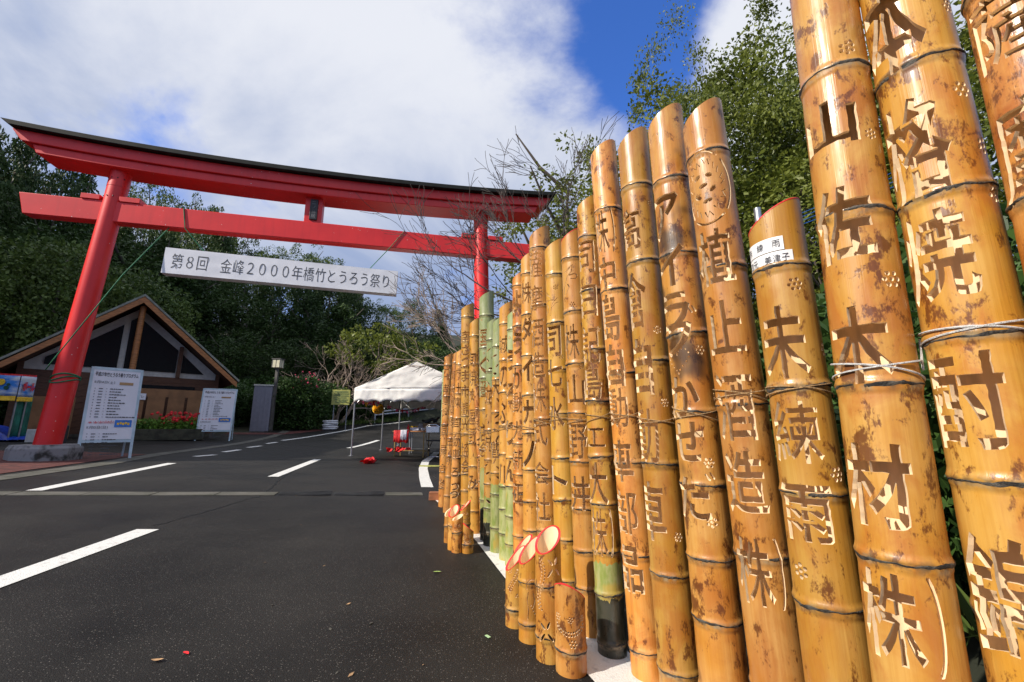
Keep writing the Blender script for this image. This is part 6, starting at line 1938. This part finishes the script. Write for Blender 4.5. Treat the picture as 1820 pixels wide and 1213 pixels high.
def pat_dragonfly(R, H):
    out = []
    for k in range(16):
        t = k/15; y = H*.86-H*.42*t; x = -.62*R+.22*R*sin(6*t)
        out += [ellipse(x, y, .0052, .0036, .9, 8), ellipse(x+.012, y-.004, .0052, .0036, .9, 8)]
    for cx, cy in ((.55*R, H*.79), (-.1*R, H*.26)):
        for a, l in ((2.3, .020), (1.2, .020), (-.9, .024), (-2.2, .026)):
            out.append(ellipse(cx+l*cos(a)*1.1, cy+l*sin(a)*1.1, l*.75, .0048, a, 10))
    for y in (.58, .53): out.append(ellipse(.6*R, H*y, .016, .005, -.5, 10))
    return out
def pat_figure(R, H):
    out = [stroke([(R*.5*cos(t)+.25*R, H*.62+R*.55*sin(t)) for t in [1.0+.32*k for k in range(9)]], .004, .004)]
    out += [stroke([(-.1*R, H*.56), (-.2*R, H*.48), (-.1*R, H*.38), (-.15*R, H*.27)], .004, .004), stroke([(.3*R, H*.55), (.42*R, H*.47), (.3*R, H*.40)], .004, .004)]
    out += dots([(.1*R+.1*R*k, H*(.42-.03*k)) for k in range(6)], .0034)
    return out
def pat_vine(R, H):
    return flower(-.5*R, H*.84, .012, 7)+dots([(-.7*R+.12*R*k, H*(.58+.035*k)) for k in range(9)], .0045)+dots([(-.5*R+.12*R*k, H*(.54+.035*k)) for k in range(9)], .0045)+dots([(.1*R+.12*R*k, H*.47+.008*(k % 2)) for k in range(5)], .0042)
def pat_flowers(R, H):
    return flower(-.3*R, H*.8, .012, 7)+flower(.5*R, H*.78, .012, 7)+dots([(-.9*R+.2*R*k, H*.70-.008*sin(k*.35)*2) for k in range(10)], .004)
def pat_face(R, H):
    return flower(-.4*R, H*.66, .013, 7)+flower(.5*R, H*.70, .012, 7)+[stroke([(-.7*R, H*.5), (-.2*R, H*.44), (.3*R, H*.43), (.8*R, H*.48)], .005, .005)]+dots([(-.8*R+.2*R*k, H*.56-.01*sin(k*.4)) for k in range(9)], .0038)
ga = 'near cluster of slanted red-rimmed pots'
small_pot('dark-edged pot with a bead garland, foremost of the near cluster', (1016, 1207), .115, .262, 215, .80, .78, .62, pat_beads, True, (.30,), ga)
small_pot('tallest near pot with dragonfly cuts and a wide open red rim', (977, 1182), .104, .43, 40, .85, .28, .5, pat_dragonfly, True, (.20, .62), ga, .35)
small_pot('near pot with a curled line drawing, between the vine pot and dragonfly pot', (944, 1146), .104, .35, 62, .95, .32, .45, pat_figure, True, (.2, .66), ga, .2)
small_pot('near pot with a dotted vine, leftmost of the near cluster', (917, 1119), .095, .28, 74, 1.0, .35, .45, pat_vine, True, (.26,), ga)
small_pot('red-rimmed pot half hidden at the back of the near cluster', (931, 1096), .09, .305, 74, .95, .6, .5, lambda R, H: [], True, (.25, .7), ga)
gb_ = 'far cluster of small scorched pots'
small_pot('far pot with open red rim, leftmost in front of the row', (805, 979), .078, .26, 30, .95, .55, .45, pat_flowers, True, (.62,), gb_, .2)
small_pot('far pot with a tilted red rim leaning over the short pair', (826, 968), .078, .27, 78, .95, .4, .6, pat_flowers, True, (.5,), gb_, .5)
small_pot('dark scorched round-shouldered pot in the middle of the far cluster', (812, 984), .076, .228, 60, .5, .6, .95, pat_flowers, False, (.58,), gb_, .6)
small_pot('shortest far pot with smile-like cut, cut slanting down to the right', (831, 985), .08, .165, 250, .75, .4, .55, pat_face, True, (.34,), gb_, .25)
small_pot('far pot just behind the leftmost open rim', (797, 966), .07, .215, 40, .8, .6, .5, lambda R, H: [], False, (.55,), gb_)
# squared timber that the far poles stand against
pb = G(772, 890)
b = MB(); b.box((0, 0, .045), (.30, .09, .09)); o = b.build('timber_block', M['timberbeam'], None, False, .004, (pb.x+.08, pb.y+.05, pb.z)); o.rotation_euler = (0, 0, .1)
tag(o, 'short red-brown timber block lying at the far end of the poles', 'timber')
bpy.data.objects.remove(_fo, do_unlink=True)
